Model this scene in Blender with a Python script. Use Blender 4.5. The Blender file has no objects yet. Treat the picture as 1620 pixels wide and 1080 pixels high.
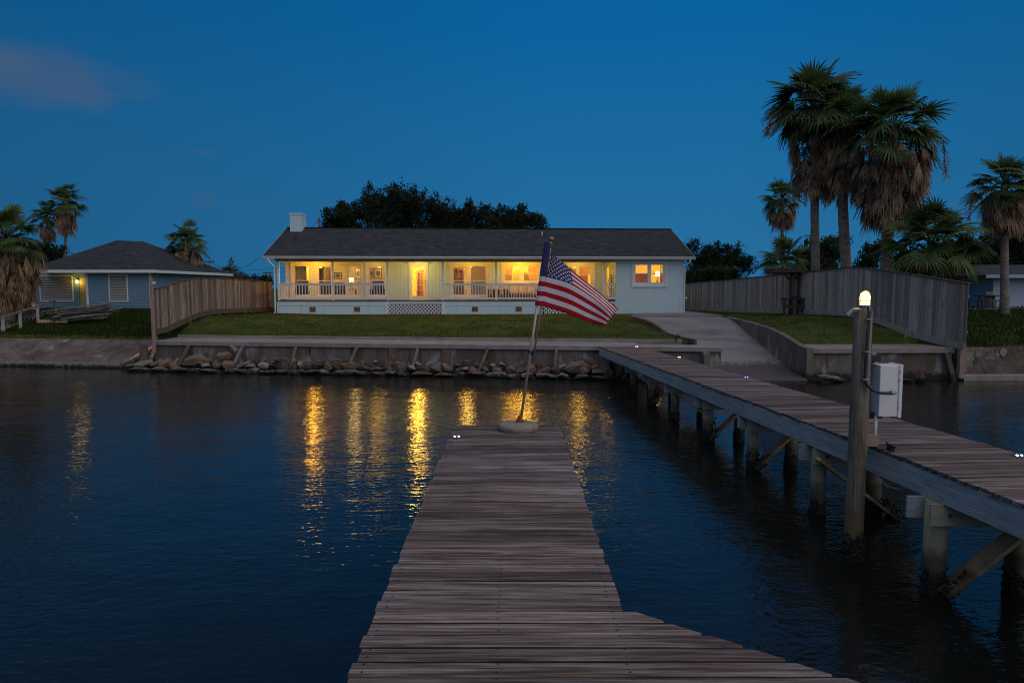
import bpy, bmesh, math, random
from mathutils import Vector, Matrix, noise as mnoise
R = math.radians
random.seed(11)
sc = bpy.context.scene
COL = sc.collection

# ------------------------------------------------------------------ camera
F, TH, CZ = 1080.0, math.atan(85 / 1080), 3.4
cam = bpy.data.cameras.new('camera'); cam.sensor_width = 36; cam.lens = 24
cam.clip_end = 6000; cam.clip_start = .05
co = bpy.data.objects.new('camera', cam); COL.objects.link(co)
co.location = (0, 0, CZ); co.rotation_euler = (math.pi / 2 - TH, 0, 0)
sc.camera = co
sc.view_settings.view_transform = 'Standard'; sc.view_settings.look = 'None'
sc.view_settings.exposure = 0; sc.view_settings.gamma = 1
sc.render.resolution_x, sc.render.resolution_y = 1024, 682
sc.cycles.use_denoising = True; sc.cycles.filter_width = 1.05
sc.cycles.caustics_reflective = False; sc.cycles.caustics_refractive = False
sc.cycles.max_bounces = 7; sc.cycles.transparent_max_bounces = 16
sc.cycles.sample_clamp_indirect = 4

# ------------------------------------------------------------------ dusk sky
W = bpy.data.worlds.new('World'); sc.world = W; W.use_nodes = True
n, l = W.node_tree.nodes, W.node_tree.links
bg = n['Background']
SUN_AZ, SUN_EL = R(-128), R(-1.5)         # afterglow behind the camera, to its right
sky = n.new('ShaderNodeTexSky'); sky.sky_type = 'NISHITA'; sky.sun_disc = False
sky.sun_elevation = SUN_EL; sky.sun_rotation = math.pi - R(45)
tc = n.new('ShaderNodeTexCoord'); sep = n.new('ShaderNodeSeparateXYZ'); l.new(tc.outputs['Generated'], sep.inputs[0])
ramp = n.new('ShaderNodeValToRGB'); l.new(sep.outputs[2], ramp.inputs[0])
els = ramp.color_ramp.elements
els[0].position = 0; els[0].color = (.020, .155, .335, 1)
els[1].position = 1; els[1].color = (.002, .075, .23, 1)
for p, c in ((.16, (.010, .140, .340)), (.34, (.0015, .118, .335)), (.5, (.001, .105, .31))):
    e = els.new(p); e.color = (*c, 1)
# a little darker towards the left of the view
mr = n.new('ShaderNodeMapRange'); l.new(sep.outputs[0], mr.inputs[0])
mr.inputs[1].default_value = -.70; mr.inputs[2].default_value = .05; mr.inputs[3].default_value = .68; mr.inputs[4].default_value = 1.0
mr2 = n.new('ShaderNodeMapRange'); l.new(sep.outputs[0], mr2.inputs[0]); mr2.inputs[1].default_value = .3; mr2.inputs[2].default_value = .7; mr2.inputs[3].default_value = 1; mr2.inputs[4].default_value = .82
mrm = n.new('ShaderNodeMath'); mrm.operation = 'MULTIPLY'; l.new(mr.outputs[0], mrm.inputs[0]); l.new(mr2.outputs[0], mrm.inputs[1])
mul = n.new('ShaderNodeVectorMath'); mul.operation = 'SCALE'; l.new(ramp.outputs[0], mul.inputs[0]); l.new(mrm.outputs[0], mul.inputs['Scale'])
# faint pink-grey clouds
def cloud(prev, d, sx, sz, amt, seed, col=(.050, .100, .200)):
    d = Vector(d).normalized()
    mp = n.new('ShaderNodeVectorMath'); mp.operation = 'SUBTRACT'; l.new(tc.outputs['Generated'], mp.inputs[0]); mp.inputs[1].default_value = d
    sc_ = n.new('ShaderNodeVectorMath'); sc_.operation = 'MULTIPLY'; l.new(mp.outputs[0], sc_.inputs[0]); sc_.inputs[1].default_value = (1 / sx, 1 / sx, 1 / sz)
    ln = n.new('ShaderNodeVectorMath'); ln.operation = 'LENGTH'; l.new(sc_.outputs[0], ln.inputs[0])
    nz = n.new('ShaderNodeTexNoise'); nz.inputs['Scale'].default_value = 9; nz.inputs['Detail'].default_value = 5
    off = n.new('ShaderNodeVectorMath'); off.operation = 'MULTIPLY_ADD'; l.new(tc.outputs['Generated'], off.inputs[0]); off.inputs[1].default_value = (1, 1, 2.2); off.inputs[2].default_value = (seed, seed * 2, seed)
    l.new(off.outputs[0], nz.inputs[0])
    a = n.new('ShaderNodeMath'); a.operation = 'MULTIPLY_ADD'; l.new(nz.outputs[0], a.inputs[0]); a.inputs[1].default_value = 1.9; a.inputs[2].default_value = .05
    b = n.new('ShaderNodeMath'); b.operation = 'SUBTRACT'; l.new(a.outputs[0], b.inputs[0]); l.new(ln.outputs['Value'], b.inputs[1])
    m_ = n.new('ShaderNodeMapRange'); m_.interpolation_type = 'SMOOTHSTEP'; l.new(b.outputs[0], m_.inputs[0])
    m_.inputs[1].default_value = 0; m_.inputs[2].default_value = .75; m_.inputs[3].default_value = 0; m_.inputs[4].default_value = amt
    mx = n.new('ShaderNodeMix'); mx.data_type = 'RGBA'; l.new(m_.outputs[0], mx.inputs[0]); l.new(prev, mx.inputs[6]); mx.inputs[7].default_value = (*col, 1)
    return mx.outputs[2]
def sdir(px, py):
    x, v = (px - 810) / F, (540 - py) / F; c, s = math.cos(TH), math.sin(TH)
    return (x, c + v * s, v * c - s)
o_ = mul.outputs[0]
o_ = cloud(o_, sdir(100, 135), .125, .042, .75, 1.3)
o_ = cloud(o_, sdir(-40, 105), .10, .035, .65, 4.3)
o_ = cloud(o_, sdir(322, 318), .022, .014, .28, 7.7)
o_ = cloud(o_, sdir(318, 240), .03, .010, .2, 3.1)
# twilight glow: the low-sun Nishita sky plus the broad pink afterglow round the sunset point
GL = n.new('ShaderNodeVectorMath'); GL.operation = 'DOT_PRODUCT'; l.new(tc.outputs['Generated'], GL.inputs[0])
GL.inputs[1].default_value = Vector((.36, -.42, .80)).normalized()
gm = n.new('ShaderNodeMapRange'); gm.interpolation_type = 'SMOOTHSTEP'; l.new(GL.outputs['Value'], gm.inputs[0])
gm.inputs[1].default_value = .14; gm.inputs[2].default_value = 1.05; gm.inputs[3].default_value = 0; gm.inputs[4].default_value = 1.0
gv = n.new('ShaderNodeVectorMath'); gv.operation = 'SCALE'; gv.inputs[0].default_value = (.68, .59, .51); l.new(gm.outputs[0], gv.inputs['Scale'])
ad = n.new('ShaderNodeVectorMath'); ad.operation = 'ADD'; l.new(o_, ad.inputs[0]); l.new(gv.outputs[0], ad.inputs[1])
sk = n.new('ShaderNodeVectorMath'); sk.operation = 'SCALE'; l.new(sky.outputs[0], sk.inputs[0]); sk.inputs['Scale'].default_value = .010
ad2 = n.new('ShaderNodeVectorMath'); ad2.operation = 'ADD'; l.new(ad.outputs[0], ad2.inputs[0]); l.new(sk.outputs[0], ad2.inputs[1])
l.new(ad2.outputs[0], bg.inputs[0]); bg.inputs[1].default_value = 1.0
# very soft last light of the west
sl = bpy.data.lights.new('sun', 'SUN'); sl.energy = .20; sl.angle = R(40); sl.color = (1, .72, .52)
so = bpy.data.objects.new('sun', sl); COL.objects.link(so)
so.rotation_euler = Vector((-.66, .50, -.42)).to_track_quat('-Z', 'Y').to_euler()

# ------------------------------------------------------------------ pixel <-> place helpers
def ray(px, py):
    x, v = (px - 810) / F, (540 - py) / F; c, s = math.cos(TH), math.sin(TH)
    return Vector((x, c + v * s, v * c - s))
def onz(px, py, z):
    r = ray(px, py); t = (z - CZ) / r.z; return Vector((r.x * t, r.y * t, z))
def at(px, py, y):
    r = ray(px, py); t = y / r.y; return Vector((r.x * t, y, CZ + r.z * t))
def lerp(a, b, t): return a + (b - a) * t
def tab(T, v):
    if v <= T[0][0]: return T[0][1]
    for (a, b), (c, d) in zip(T, T[1:]):
        if v <= c: return b + (d - b) * (v - a) / (c - a)
    return T[-1][1]
def rnd(a, b): return random.uniform(a, b)

# ------------------------------------------------------------------ materials
MATS = {}
def mat(name, col, col2=None, rough=.75, scale=4, stretch=(1, 1, 1), detail=5, bump=0, bscale=None, shade=0, metal=0, spec=.4,
        lo=.35, hi=.65, emit=None, es=0, grooves=None, stain=None, zstain=None, grain=None, knots=False):
    m = bpy.data.materials.new(name); m.use_nodes = True; MATS[name] = m
    N, L = m.node_tree.nodes, m.node_tree.links
    b = N['Principled BSDF']; b.inputs['Roughness'].default_value = rough; b.inputs['Metallic'].default_value = metal
    b.inputs['Specular IOR Level'].default_value = spec
    if emit: b.inputs['Emission Color'].default_value = (*emit, 1); b.inputs['Emission Strength'].default_value = es
    t = N.new('ShaderNodeTexCoord'); at_ = N.new('ShaderNodeAttribute'); at_.attribute_name = 'shade'
    mp = N.new('ShaderNodeMapping'); L.new(t.outputs['Object'], mp.inputs[0]); mp.inputs['Scale'].default_value = stretch
    of = N.new('ShaderNodeMath'); of.operation = 'MULTIPLY'; L.new(at_.outputs['Fac'], of.inputs[0]); of.inputs[1].default_value = 61.0
    av = N.new('ShaderNodeVectorMath'); av.operation = 'ADD'; L.new(mp.outputs[0], av.inputs[0]); L.new(of.outputs[0], av.inputs[1])
    nz = N.new('ShaderNodeTexNoise'); nz.inputs['Scale'].default_value = scale; nz.inputs['Detail'].default_value = detail; nz.inputs['Roughness'].default_value = .6
    L.new(av.outputs[0], nz.inputs[0])
    r = N.new('ShaderNodeMapRange'); L.new(nz.outputs[0], r.inputs[0]); r.inputs[1].default_value = lo; r.inputs[2].default_value = hi
    mx = N.new('ShaderNodeMix'); mx.data_type = 'RGBA'; L.new(r.outputs[0], mx.inputs[0]); mx.inputs[6].default_value = (*col, 1); mx.inputs[7].default_value = (*(col2 or col), 1)
    out = mx.outputs[2]
    def mixin(fac, colr):
        nonlocal out
        q = N.new('ShaderNodeMix'); q.data_type = 'RGBA'; L.new(fac, q.inputs[0]); L.new(out, q.inputs[6]); q.inputs[7].default_value = (*colr, 1); out = q.outputs[2]
    if grain:          # fine lines along the wood
        g = N.new('ShaderNodeTexNoise'); g.inputs['Scale'].default_value = grain[0]; g.inputs['Detail'].default_value = 4
        gm_ = N.new('ShaderNodeMapping'); L.new(t.outputs['Object'], gm_.inputs[0]); gm_.inputs['Scale'].default_value = grain[1]
        ga = N.new('ShaderNodeVectorMath'); ga.operation = 'ADD'; L.new(gm_.outputs[0], ga.inputs[0]); L.new(of.outputs[0], ga.inputs[1]); L.new(ga.outputs[0], g.inputs[0])
        gr = N.new('ShaderNodeMapRange'); L.new(g.outputs[0], gr.inputs[0]); gr.inputs[1].default_value = .5; gr.inputs[2].default_value = .72; gr.inputs[4].default_value = grain[3]
        mixin(gr.outputs[0], grain[2])
    if stain:          # blotches with a shape of their own
        for s in stain:
            g = N.new('ShaderNodeTexNoise'); g.inputs['Scale'].default_value = s[0]; g.inputs['Detail'].default_value = 6; g.inputs['Roughness'].default_value = .65
            gm_ = N.new('ShaderNodeMapping'); L.new(t.outputs['Object'], gm_.inputs[0]); gm_.inputs['Scale'].default_value = s[1]; gm_.inputs['Location'].default_value = (s[0] * 3, 7, 1)
            L.new(gm_.outputs[0], g.inputs[0])
            gr = N.new('ShaderNodeMapRange'); L.new(g.outputs[0], gr.inputs[0]); gr.inputs[1].default_value = s[3]; gr.inputs[2].default_value = s[3] + .12; gr.inputs[4].default_value = s[4]
            mixin(gr.outputs[0], s[2])
    if knots:          # sparse oval knots with a pale ring
        km = N.new('ShaderNodeVectorMath'); km.operation = 'MULTIPLY'; L.new(t.outputs['Object'], km.inputs[0]); km.inputs[1].default_value = (1.5, 4.2, 0)
        ka = N.new('ShaderNodeVectorMath'); ka.operation = 'ADD'; L.new(km.outputs[0], ka.inputs[0]); L.new(of.outputs[0], ka.inputs[1])
        kv = N.new('ShaderNodeTexVoronoi'); kv.inputs['Scale'].default_value = 1.0; L.new(ka.outputs[0], kv.inputs[0])
        for (r1, r2, colr, amt) in ((.06, .15, (.42, .37, .36), .4), (.035, .075, (.05, .03, .022), .9)):
            gr = N.new('ShaderNodeMapRange'); L.new(kv.outputs['Distance'], gr.inputs[0]); gr.inputs[1].default_value = r1; gr.inputs[2].default_value = r2; gr.inputs[3].default_value = amt; gr.inputs[4].default_value = 0
            kc = N.new('ShaderNodeSeparateColor'); L.new(kv.outputs['Color'], kc.inputs[0])
            kt = N.new('ShaderNodeMath'); kt.operation = 'GREATER_THAN'; L.new(kc.outputs[0], kt.inputs[0]); kt.inputs[1].default_value = .72
            kk = N.new('ShaderNodeMath'); kk.operation = 'MULTIPLY'; L.new(gr.outputs[0], kk.inputs[0]); L.new(kt.outputs[0], kk.inputs[1]); mixin(kk.outputs[0], colr)
    if zstain:         # tide marks: world height, broken by noise
        ge = N.new('ShaderNodeNewGeometry'); sp = N.new('ShaderNodeSeparateXYZ'); L.new(ge.outputs['Position'], sp.inputs[0])
        for (z, soft, colr, amt) in zstain:
            g = N.new('ShaderNodeTexNoise'); g.inputs['Scale'].default_value = 6; L.new(ge.outputs['Position'], g.inputs[0])
            k = N.new('ShaderNodeMath'); k.operation = 'MULTIPLY_ADD'; L.new(g.outputs[0], k.inputs[0]); k.inputs[1].default_value = .35; L.new(sp.outputs[2], k.inputs[2])
            gr = N.new('ShaderNodeMapRange'); L.new(k.outputs[0], gr.inputs[0]); gr.inputs[1].default_value = z + .17; gr.inputs[2].default_value = z + .17 + soft
            gr.inputs[3].default_value = amt; gr.inputs[4].default_value = 0
            mixin(gr.outputs[0], colr)
    bh = None
    if grooves:        # (axis vector, spacing, width, darkening)
        d = N.new('ShaderNodeVectorMath'); d.operation = 'DOT_PRODUCT'; L.new(t.outputs['Object'], d.inputs[0]); d.inputs[1].default_value = grooves[0]
        k = N.new('ShaderNodeMath'); k.operation = 'DIVIDE'; L.new(d.outputs['Value'], k.inputs[0]); k.inputs[1].default_value = grooves[1]
        f = N.new('ShaderNodeMath'); f.operation = 'FRACT'; L.new(k.outputs[0], f.inputs[0])
        g = N.new('ShaderNodeMapRange'); L.new(f.outputs[0], g.inputs[0]); g.inputs[1].default_value = 0; g.inputs[2].default_value = grooves[2]; g.inputs[3].default_value = 1; g.inputs[4].default_value = 0
        mg = N.new('ShaderNodeMath'); mg.operation = 'MULTIPLY'; L.new(g.outputs[0], mg.inputs[0]); mg.inputs[1].default_value = grooves[3]
        mixin(mg.outputs[0], tuple(c * .4 for c in col)); bh = g.outputs[0]
    if shade:
        k = N.new('ShaderNodeMapRange'); L.new(at_.outputs['Fac'], k.inputs[0]); k.inputs[3].default_value = 1 - shade; k.inputs[4].default_value = 1 + shade
        v = N.new('ShaderNodeVectorMath'); v.operation = 'SCALE'; L.new(out, v.inputs[0]); L.new(k.outputs[0], v.inputs['Scale']); out = v.outputs[0]
    L.new(out, b.inputs['Base Color'])
    if bump or bh:
        bn = N.new('ShaderNodeBump'); bn.inputs['Strength'].default_value = 1; bn.inputs['Distance'].default_value = bump or .01
        n2 = N.new('ShaderNodeTexNoise'); n2.inputs['Scale'].default_value = bscale or scale * 3; n2.inputs['Detail'].default_value = 5
        L.new(av.outputs[0], n2.inputs[0])
        if bh:
            k = N.new('ShaderNodeMath'); k.operation = 'SUBTRACT'; L.new(n2.outputs[0], k.inputs[0]); L.new(bh, k.inputs[1]); L.new(k.outputs[0], bn.inputs['Height'])
        else: L.new(n2.outputs[0], bn.inputs['Height'])
        L.new(bn.outputs[0], b.inputs['Normal'])
    return m
def glass_mat(name, tint=(1, 1, 1)):
    m = bpy.data.materials.new(name); m.use_nodes = True; N, L = m.node_tree.nodes, m.node_tree.links
    N.remove(N['Principled BSDF']); o = N['Material Output']
    t = N.new('ShaderNodeBsdfTransparent'); t.inputs[0].default_value = (*tint, 1)
    g = N.new('ShaderNodeBsdfGlossy'); g.inputs['Roughness'].default_value = .02
    f = N.new('ShaderNodeFresnel'); f.inputs[0].default_value = 1.45
    x = N.new('ShaderNodeMixShader'); L.new(f.outputs[0], x.inputs[0]); L.new(t.outputs[0], x.inputs[1]); L.new(g.outputs[0], x.inputs[2]); L.new(x.outputs[0], o.inputs[0])
    MATS[name] = m; return m
def emit_glass(name, col, s, f):      # glowing lamp glass that also lets the bulb's light out
    m = emit_mat(name, col, s); N, L = m.node_tree.nodes, m.node_tree.links; e = N['Emission']; t = N.new('ShaderNodeBsdfTransparent'); x = N.new('ShaderNodeMixShader'); x.inputs[0].default_value = f
    L.new(t.outputs[0], x.inputs[1]); L.new(e.outputs[0], x.inputs[2]); L.new(x.outputs[0], N['Material Output'].inputs[0]); return m
def emit_mat(name, col, s):
    m = bpy.data.materials.new(name); m.use_nodes = True; N, L = m.node_tree.nodes, m.node_tree.links
    N.remove(N['Principled BSDF']); e = N.new('ShaderNodeEmission'); e.inputs[0].default_value = (*col, 1); e.inputs[1].default_value = s
    L.new(e.outputs[0], N['Material Output'].inputs[0]); MATS[name] = m; return m

mat('deck_wood', (.078, .050, .038), (.30, .240, .213), rough=.82, scale=2.6, stretch=(.45, 11, 9), lo=.36, hi=.66, bump=.014, bscale=9, shade=.5, spec=.25,
    grain=(5, (.45, 26, 10), (.030, .017, .012), 1.0), stain=[(1.2, (.4, 4.5, 1), (.52, .475, .48), .60, .8), (1.9, (.6, 2.6, 1), (.055, .036, .03), .57, .7), (2.4, (.45, 8, 1), (.17, .075, .036), .60, .75)], knots=True)
mat('dock_wood', (.095, .064, .050), (.275, .215, .188), rough=.82, scale=2.4, stretch=(.45, 10, 9), lo=.36, hi=.66, bump=.012, bscale=9, shade=.45, spec=.25,
    grain=(5, (.45, 24, 10), (.040, .024, .018), .95), stain=[(1.2, (.4, 4, 1), (.46, .41, .40), .60, .7), (1.9, (.6, 2.6, 1), (.065, .044, .035), .58, .6), (2.4, (.45, 8, 1), (.17, .085, .045), .61, .65)], knots=True)
mat('beam_wood', (.30, .325, .315), (.44, .455, .44), rough=.8, scale=2, stretch=(6, .6, 8), bump=.004, shade=.2, grain=(4, (14, .7, 16), (.12, .12, .11), .5),
    stain=[(1.2, (1, 1, 1), (.18, .14, .11), .66, .5)])
mat('pale_wood', (.40, .36, .24), (.50, .45, .31), rough=.75, scale=2, stretch=(1, 6, 8), bump=.003, shade=.15, grain=(4, (1, 14, 18), (.2, .15, .09), .5), stain=[(5, (1, 1, 1), (.11, .035, .012), .68, .8)])
mat('brace_wood', (.56, .345, .175), (.70, .47, .265), rough=.8, scale=2, stretch=(2, 2, 5), bump=.006, shade=.2, grain=(5, (2, 2, 18), (.16, .085, .042), .6),
    zstain=[(.28, .25, (.07, .06, .026), .85), (.10, .1, (.016, .014, .011), 1)])
mat('piling_wood', (.24, .25, .125), (.38, .385, .225), rough=.8, scale=3, stretch=(7, 7, .7), bump=.008, grain=(6, (9, 9, .8), (.10, .09, .05), .7), stain=[(1.1, (1.5, 1.5, .5), (.13, .10, .05), .57, .6)],
    zstain=[(.66, .2, (.27, .22, .17), .75), (.42, .14, (.075, .066, .04), .9), (.18, .1, (.018, .016, .012), 1)])
mat('post_wood', (.17, .14, .095), (.265, .225, .165), rough=.85, scale=2.2, stretch=(6, 6, .6), bump=.02, grain=(4, (10, 10, .6), (.055, .038, .024), .85),
    stain=[(1.4, (1.5, 1.5, .7), (.10, .07, .036), .55, .7), (2.2, (2, 2, .5), (.30, .275, .23), .62, .6)], zstain=[(.55, .3, (.15, .095, .035), .7), (.24, .12, (.018, .016, .012), 1)])
mat('board_edge', (.050, .028, .016), (.085, .048, .028), rough=.95, scale=3, stretch=(1, 6, 6), spec=.1)  # dirty side faces, coloured extra dark to stand in for shade in the gaps
mat('barnacles', (.012, .011, .009), (.055, .052, .04), rough=.85, scale=30, lo=.5, hi=.7, bump=.01)
mat('dark_wood', (.030, .022, .017), (.05, .037, .028), rough=.8, scale=3, stretch=(3, 3, 1), bump=.004)
mat('fence_wood', (.16, .122, .094), (.27, .222, .183), rough=.88, scale=2.5, stretch=(5, 5, .5), bump=.008, shade=.45, grain=(5, (14, 14, .6), (.06, .045, .034), .7),
    stain=[(1.1, (2, 2, .5), (.38, .35, .32), .60, .65), (1.6, (2, 2, .4), (.09, .055, .036), .60, .6)])
mat('fence_wood_grey', (.28, .24, .205), (.39, .345, .30), rough=.88, scale=2.5, stretch=(5, 5, .5), bump=.008, shade=.36, grain=(5, (14, 14, .6), (.075, .063, .054), .7),
    stain=[(1.3, (3, 3, .4), (.44, .42, .40), .64, .75), (1.6, (2, 2, .4), (.11, .085, .07), .60, .6)])
mat('fence_cap', (.075, .052, .04), (.12, .088, .07), rough=.8, scale=4, bump=.004)
mat('post_timber', (.30, .19, .14), (.38, .26, .20), rough=.8, scale=3, stretch=(5, 5, .6), bump=.004)
mat('concrete', (.20, .17, .15), (.27, .24, .215), rough=.85, scale=1.3, bump=.008, bscale=14)
mat('ramp_concrete', (.19, .17, .16), (.265, .24, .225), grooves=((0, 1, 0), 2.9, .012, .75), rough=.85, scale=.8, bump=.008, bscale=14, stain=[(.5, (.6, 1.6, 1), (.13, .11, .098), .53, .65), (1.2, (.5, 2, 1), (.34, .315, .295), .65, .55), (.9, (1.2, 1, 1), (.10, .08, .068), .66, .5)],
    zstain=[(.33, .12, (.06, .048, .038), .85)])
mat('seawall_concrete', (.115, .090, .070), (.19, .165, .145), rough=.88, scale=1.1, stretch=(1.6, 1.6, .5), bump=.03, bscale=6,
    stain=[(.9, (1.4, 1.4, .6), (.42, .415, .41), .555, .85), (1.7, (2, 2, .35), (.045, .024, .014), .565, .85), (.45, (1, 1, .3), (.09, .05, .028), .55, .6)], zstain=[(.15, .15, (.02, .022, .010), .95)])
mat('curb_concrete', (.235, .195, .165), (.31, .27, .24), grooves=((1, 0, 0), 3.7, .007, .8), rough=.88, scale=2, bump=.015, bscale=10, stain=[(.8, (.4, 1, 2), (.13, .095, .07), .58, .65), (2.5, (.6, 1, 1.5), (.38, .35, .32), .66, .5)])
mat('rock_brown', (.105, .068, .045), (.18, .125, .09), rough=.92, scale=2.5, bump=.05, bscale=6, shade=.35, stain=[(2, (1, 1, 1), (.05, .033, .024), .56, .7)], zstain=[(.10, .1, (.022, .026, .008), .9), (.03, .08, (.008, .009, .005), 1)])
mat('rock_grey', (.19, .162, .138), (.30, .27, .24), rough=.92, scale=2.2, bump=.04, bscale=7, shade=.35, stain=[(1.6, (1, 1, 1), (.095, .07, .055), .56, .7)], zstain=[(.12, .1, (.025, .03, .009), .9), (.05, .08, (.008, .009, .005), 1)])
mat('revetment', (.10, .072, .055), (.19, .15, .125), rough=.9, scale=1.4, bump=.10, bscale=5, stain=[(1.3, (1, 1, 1), (.40, .38, .36), .61, .85), (.6, (1, 1.5, 1), (.055, .038, .028), .53, .8), (3.5, (.4, 1.5, 1), (.045, .03, .022), .62, .8)], zstain=[(.07, .08, (.02, .018, .01), 1)])
mat('shell_ledge', (.12, .11, .075), (.52, .48, .36), rough=.85, scale=17, lo=.52, hi=.7, bump=.04, bscale=16, zstain=[(.06, .06, (.016, .015, .008), 1)])
mat('lawn', (.040, .066, .012), (.090, .102, .026), rough=.95, scale=1.3, detail=9, bump=.05, bscale=22, spec=.1,
    stain=[(.45, (1, .7, 1), (.13, .095, .045), .57, .7), (5, (1, .6, 1), (.10, .10, .03), .55, .5), (9, (1, .5, 1), (.02, .034, .008), .55, .6)])
mat('grass', (.036, .076, .010), (.105, .128, .026), rough=.9, scale=.7, shade=.55, spec=.15)
mat('tall_grass', (.012, .036, .004), (.050, .072, .014), rough=.9, scale=.7, shade=.6, spec=.15)
mat('path_grey', (.30, .27, .26), (.36, .33, .31), rough=.85, scale=3)
mat('siding_mint', (.58, .72, .715), (.61, .745, .735), rough=.55, scale=1.2, bump=.006, bscale=30, grooves=((1, 1, 0), .205, .07, .55), spec=.3)
mat('skirt_mint', (.58, .72, .73), (.62, .745, .745), rough=.6, scale=1.5, grooves=((1, 1, 0), 1.22, .012, .6), spec=.3, stain=[(.8, (1, 1, .5), (.50, .58, .57), .64, .4)])
mat('white_trim', (.76, .74, .70), (.82, .80, .76), rough=.5, scale=3)
mat('beige_trim', (.42, .38, .33), (.47, .43, .38), rough=.6, scale=2)
mat('gutter_paint', (.70, .66, .61), (.77, .73, .68), rough=.4, scale=2, stretch=(.5, 1, 1))
mat('porch_deck', (.12, .07, .05), (.17, .105, .08), rough=.7, scale=3)
mat('porch_ceiling', (.52, .50, .44), (.56, .54, .48), rough=.7, scale=2)
mat('room_paint', (.68, .62, .46), (.71, .65, .49), rough=.8, scale=1)
mat('room_olive', (.36, .33, .20), (.39, .36, .22), rough=.8, scale=1)
mat('room_floor', (.17, .10, .055), (.23, .14, .08), rough=.5, scale=2)
mat('furniture_brown', (.12, .052, .022), (.19, .088, .038), rough=.5, scale=3, stretch=(1, 1, 5))
mat('dark_fabric', (.05, .042, .03), (.075, .062, .045), rough=.9, scale=8)
mat('cushion', (.46, .37, .25), (.54, .44, .31), rough=.9, scale=8)
mat('blind', (.62, .50, .30), (.66, .54, .34), rough=.8, scale=2, grooves=((0, 0, 1), .05, .2, .3))
mat('curtain_amber', (.50, .24, .07), (.56, .28, .09), rough=.9, scale=2)
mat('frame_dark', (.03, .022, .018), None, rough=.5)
mat('art_paper', (.58, .52, .40), (.62, .56, .43), rough=.8)
mat('art_ink', (.10, .11, .13), (.17, .18, .19), rough=.8, scale=14)
mat('brick', (.19, .062, .030), (.30, .115, .055), rough=.9, scale=10, grooves=((0, 0, 1), .07, .2, .8), bump=.01)
mat('blue_siding', (.155, .265, .355), (.175, .29, .38), rough=.6, scale=1.2, grooves=((0, 0, 1), .19, .13, .75), bump=.012, spec=.3)
mat('door_cream', (.36, .34, .16), (.39, .37, .18), rough=.6)
mat('shutter_metal', (.29, .28, .27), (.37, .36, .345), rough=.45, metal=.15, scale=2, stretch=(1, 1, 8))
mat('pale_siding', (.29, .36, .44), (.34, .41, .49), rough=.7, scale=1.5, stain=[(1.5, (1, 1, .6), (.2, .25, .31), .6, .5)])
mat('bark', (.20, .142, .108), (.40, .32, .26), grooves=((0, 0, 1), .11, .25, .5), rough=.9, scale=3, stretch=(1.2, 1.2, 7), bump=.03, bscale=4, stain=[(1.3, (1, 1, 1), (.16, .105, .075), .57, .6)])
mat('tree_bark', (.05, .04, .03), (.08, .065, .05), rough=.9, scale=6, stretch=(1, 1, .3), bump=.03)
mat('frond_green', (.060, .105, .026), (.135, .185, .055), rough=.5, scale=1.5, shade=.55, spec=.4)
mat('frond_dead', (.235, .145, .085), (.43, .295, .19), rough=.9, scale=1.4, stretch=(3, 3, .8), shade=.6, spec=.12)
mat('leaf_dark', (.014, .023, .009), (.030, .044, .016), rough=.6, scale=.8, shade=.55, spec=.25)
mat('leaf_mid', (.026, .045, .014), (.05, .075, .026), rough=.6, scale=.8, shade=.5, spec=.25)
mat('steel_grey', (.30, .30, .31), None, rough=.4, metal=.3)
mat('conduit_grey', (.035, .037, .043), (.05, .052, .058), rough=.5)
mat('pvc_white', (.60, .60, .60), (.66, .66, .65), rough=.4)
mat('box_white', (.74, .73, .73), (.80, .79, .78), rough=.38, scale=1.2, stain=[(2, (1, 1, .4), (.48, .46, .46), .66, .35)])
mat('box_rust', (.30, .16, .09), (.5, .45, .42), rough=.6, scale=9)
mat('black_iron', (.012, .012, .013), None, rough=.5)
mat('pole_metal', (.42, .31, .26), (.50, .385, .33), rough=.35, metal=.35, scale=2, stretch=(1, 1, .4))
mat('finial', (.30, .19, .12), (.38, .25, .17), rough=.4, metal=.4)
mat('base_concrete', (.25, .195, .15), (.33, .27, .215), rough=.92, scale=7, bump=.03, bscale=20, stain=[(2.5, (1, 1, 1), (.20, .145, .105), .57, .7), (9, (1, 1, 1), (.12, .09, .07), .62, .6)])
mat('rust', (.16, .055, .02), (.26, .10, .04), rough=.9, scale=12)
mat('flag_red', (.46, .012, .028), (.52, .018, .034), rough=.8, scale=3, spec=.15)
mat('flag_white', (.70, .69, .71), (.76, .75, .77), rough=.8, scale=3, spec=.15)
mat('flag_blue', (.045, .045, .15), (.055, .055, .175), rough=.8, scale=3, spec=.15)
mat('lens_plastic', (.10, .11, .12), None, rough=.3)
mat('old_board', (.115, .098, .088), (.26, .235, .22), rough=.9, scale=2.2, stretch=(1.2, 6, 6), shade=.5, bump=.006, grain=(5, (1, 16, 16), (.05, .04, .034), .6))
mat('pole_wood', (.09, .07, .055), (.13, .105, .085), rough=.9, scale=4)
mat('wire_black', (.015, .015, .016), None, rough=.6)
mat('fixture_white', (.62, .60, .55), None, rough=.4)
glass_mat('glass'); glass_mat('lamp_glass', (1, .9, .72))
emit_glass('lamp_glow', (1, .40, .07), 16, .7); emit_mat('wall_lamp_glow', (1, .55, .10), 22)
emit_mat('led_white', (.75, .88, 1), 14); emit_mat('led_blue', (.10, .12, 1), 14)
emit_mat('shade_glow', (1, .76, .34), 3.0); emit_mat('ceiling_glow', (1, .62, .16), 9)
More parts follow.
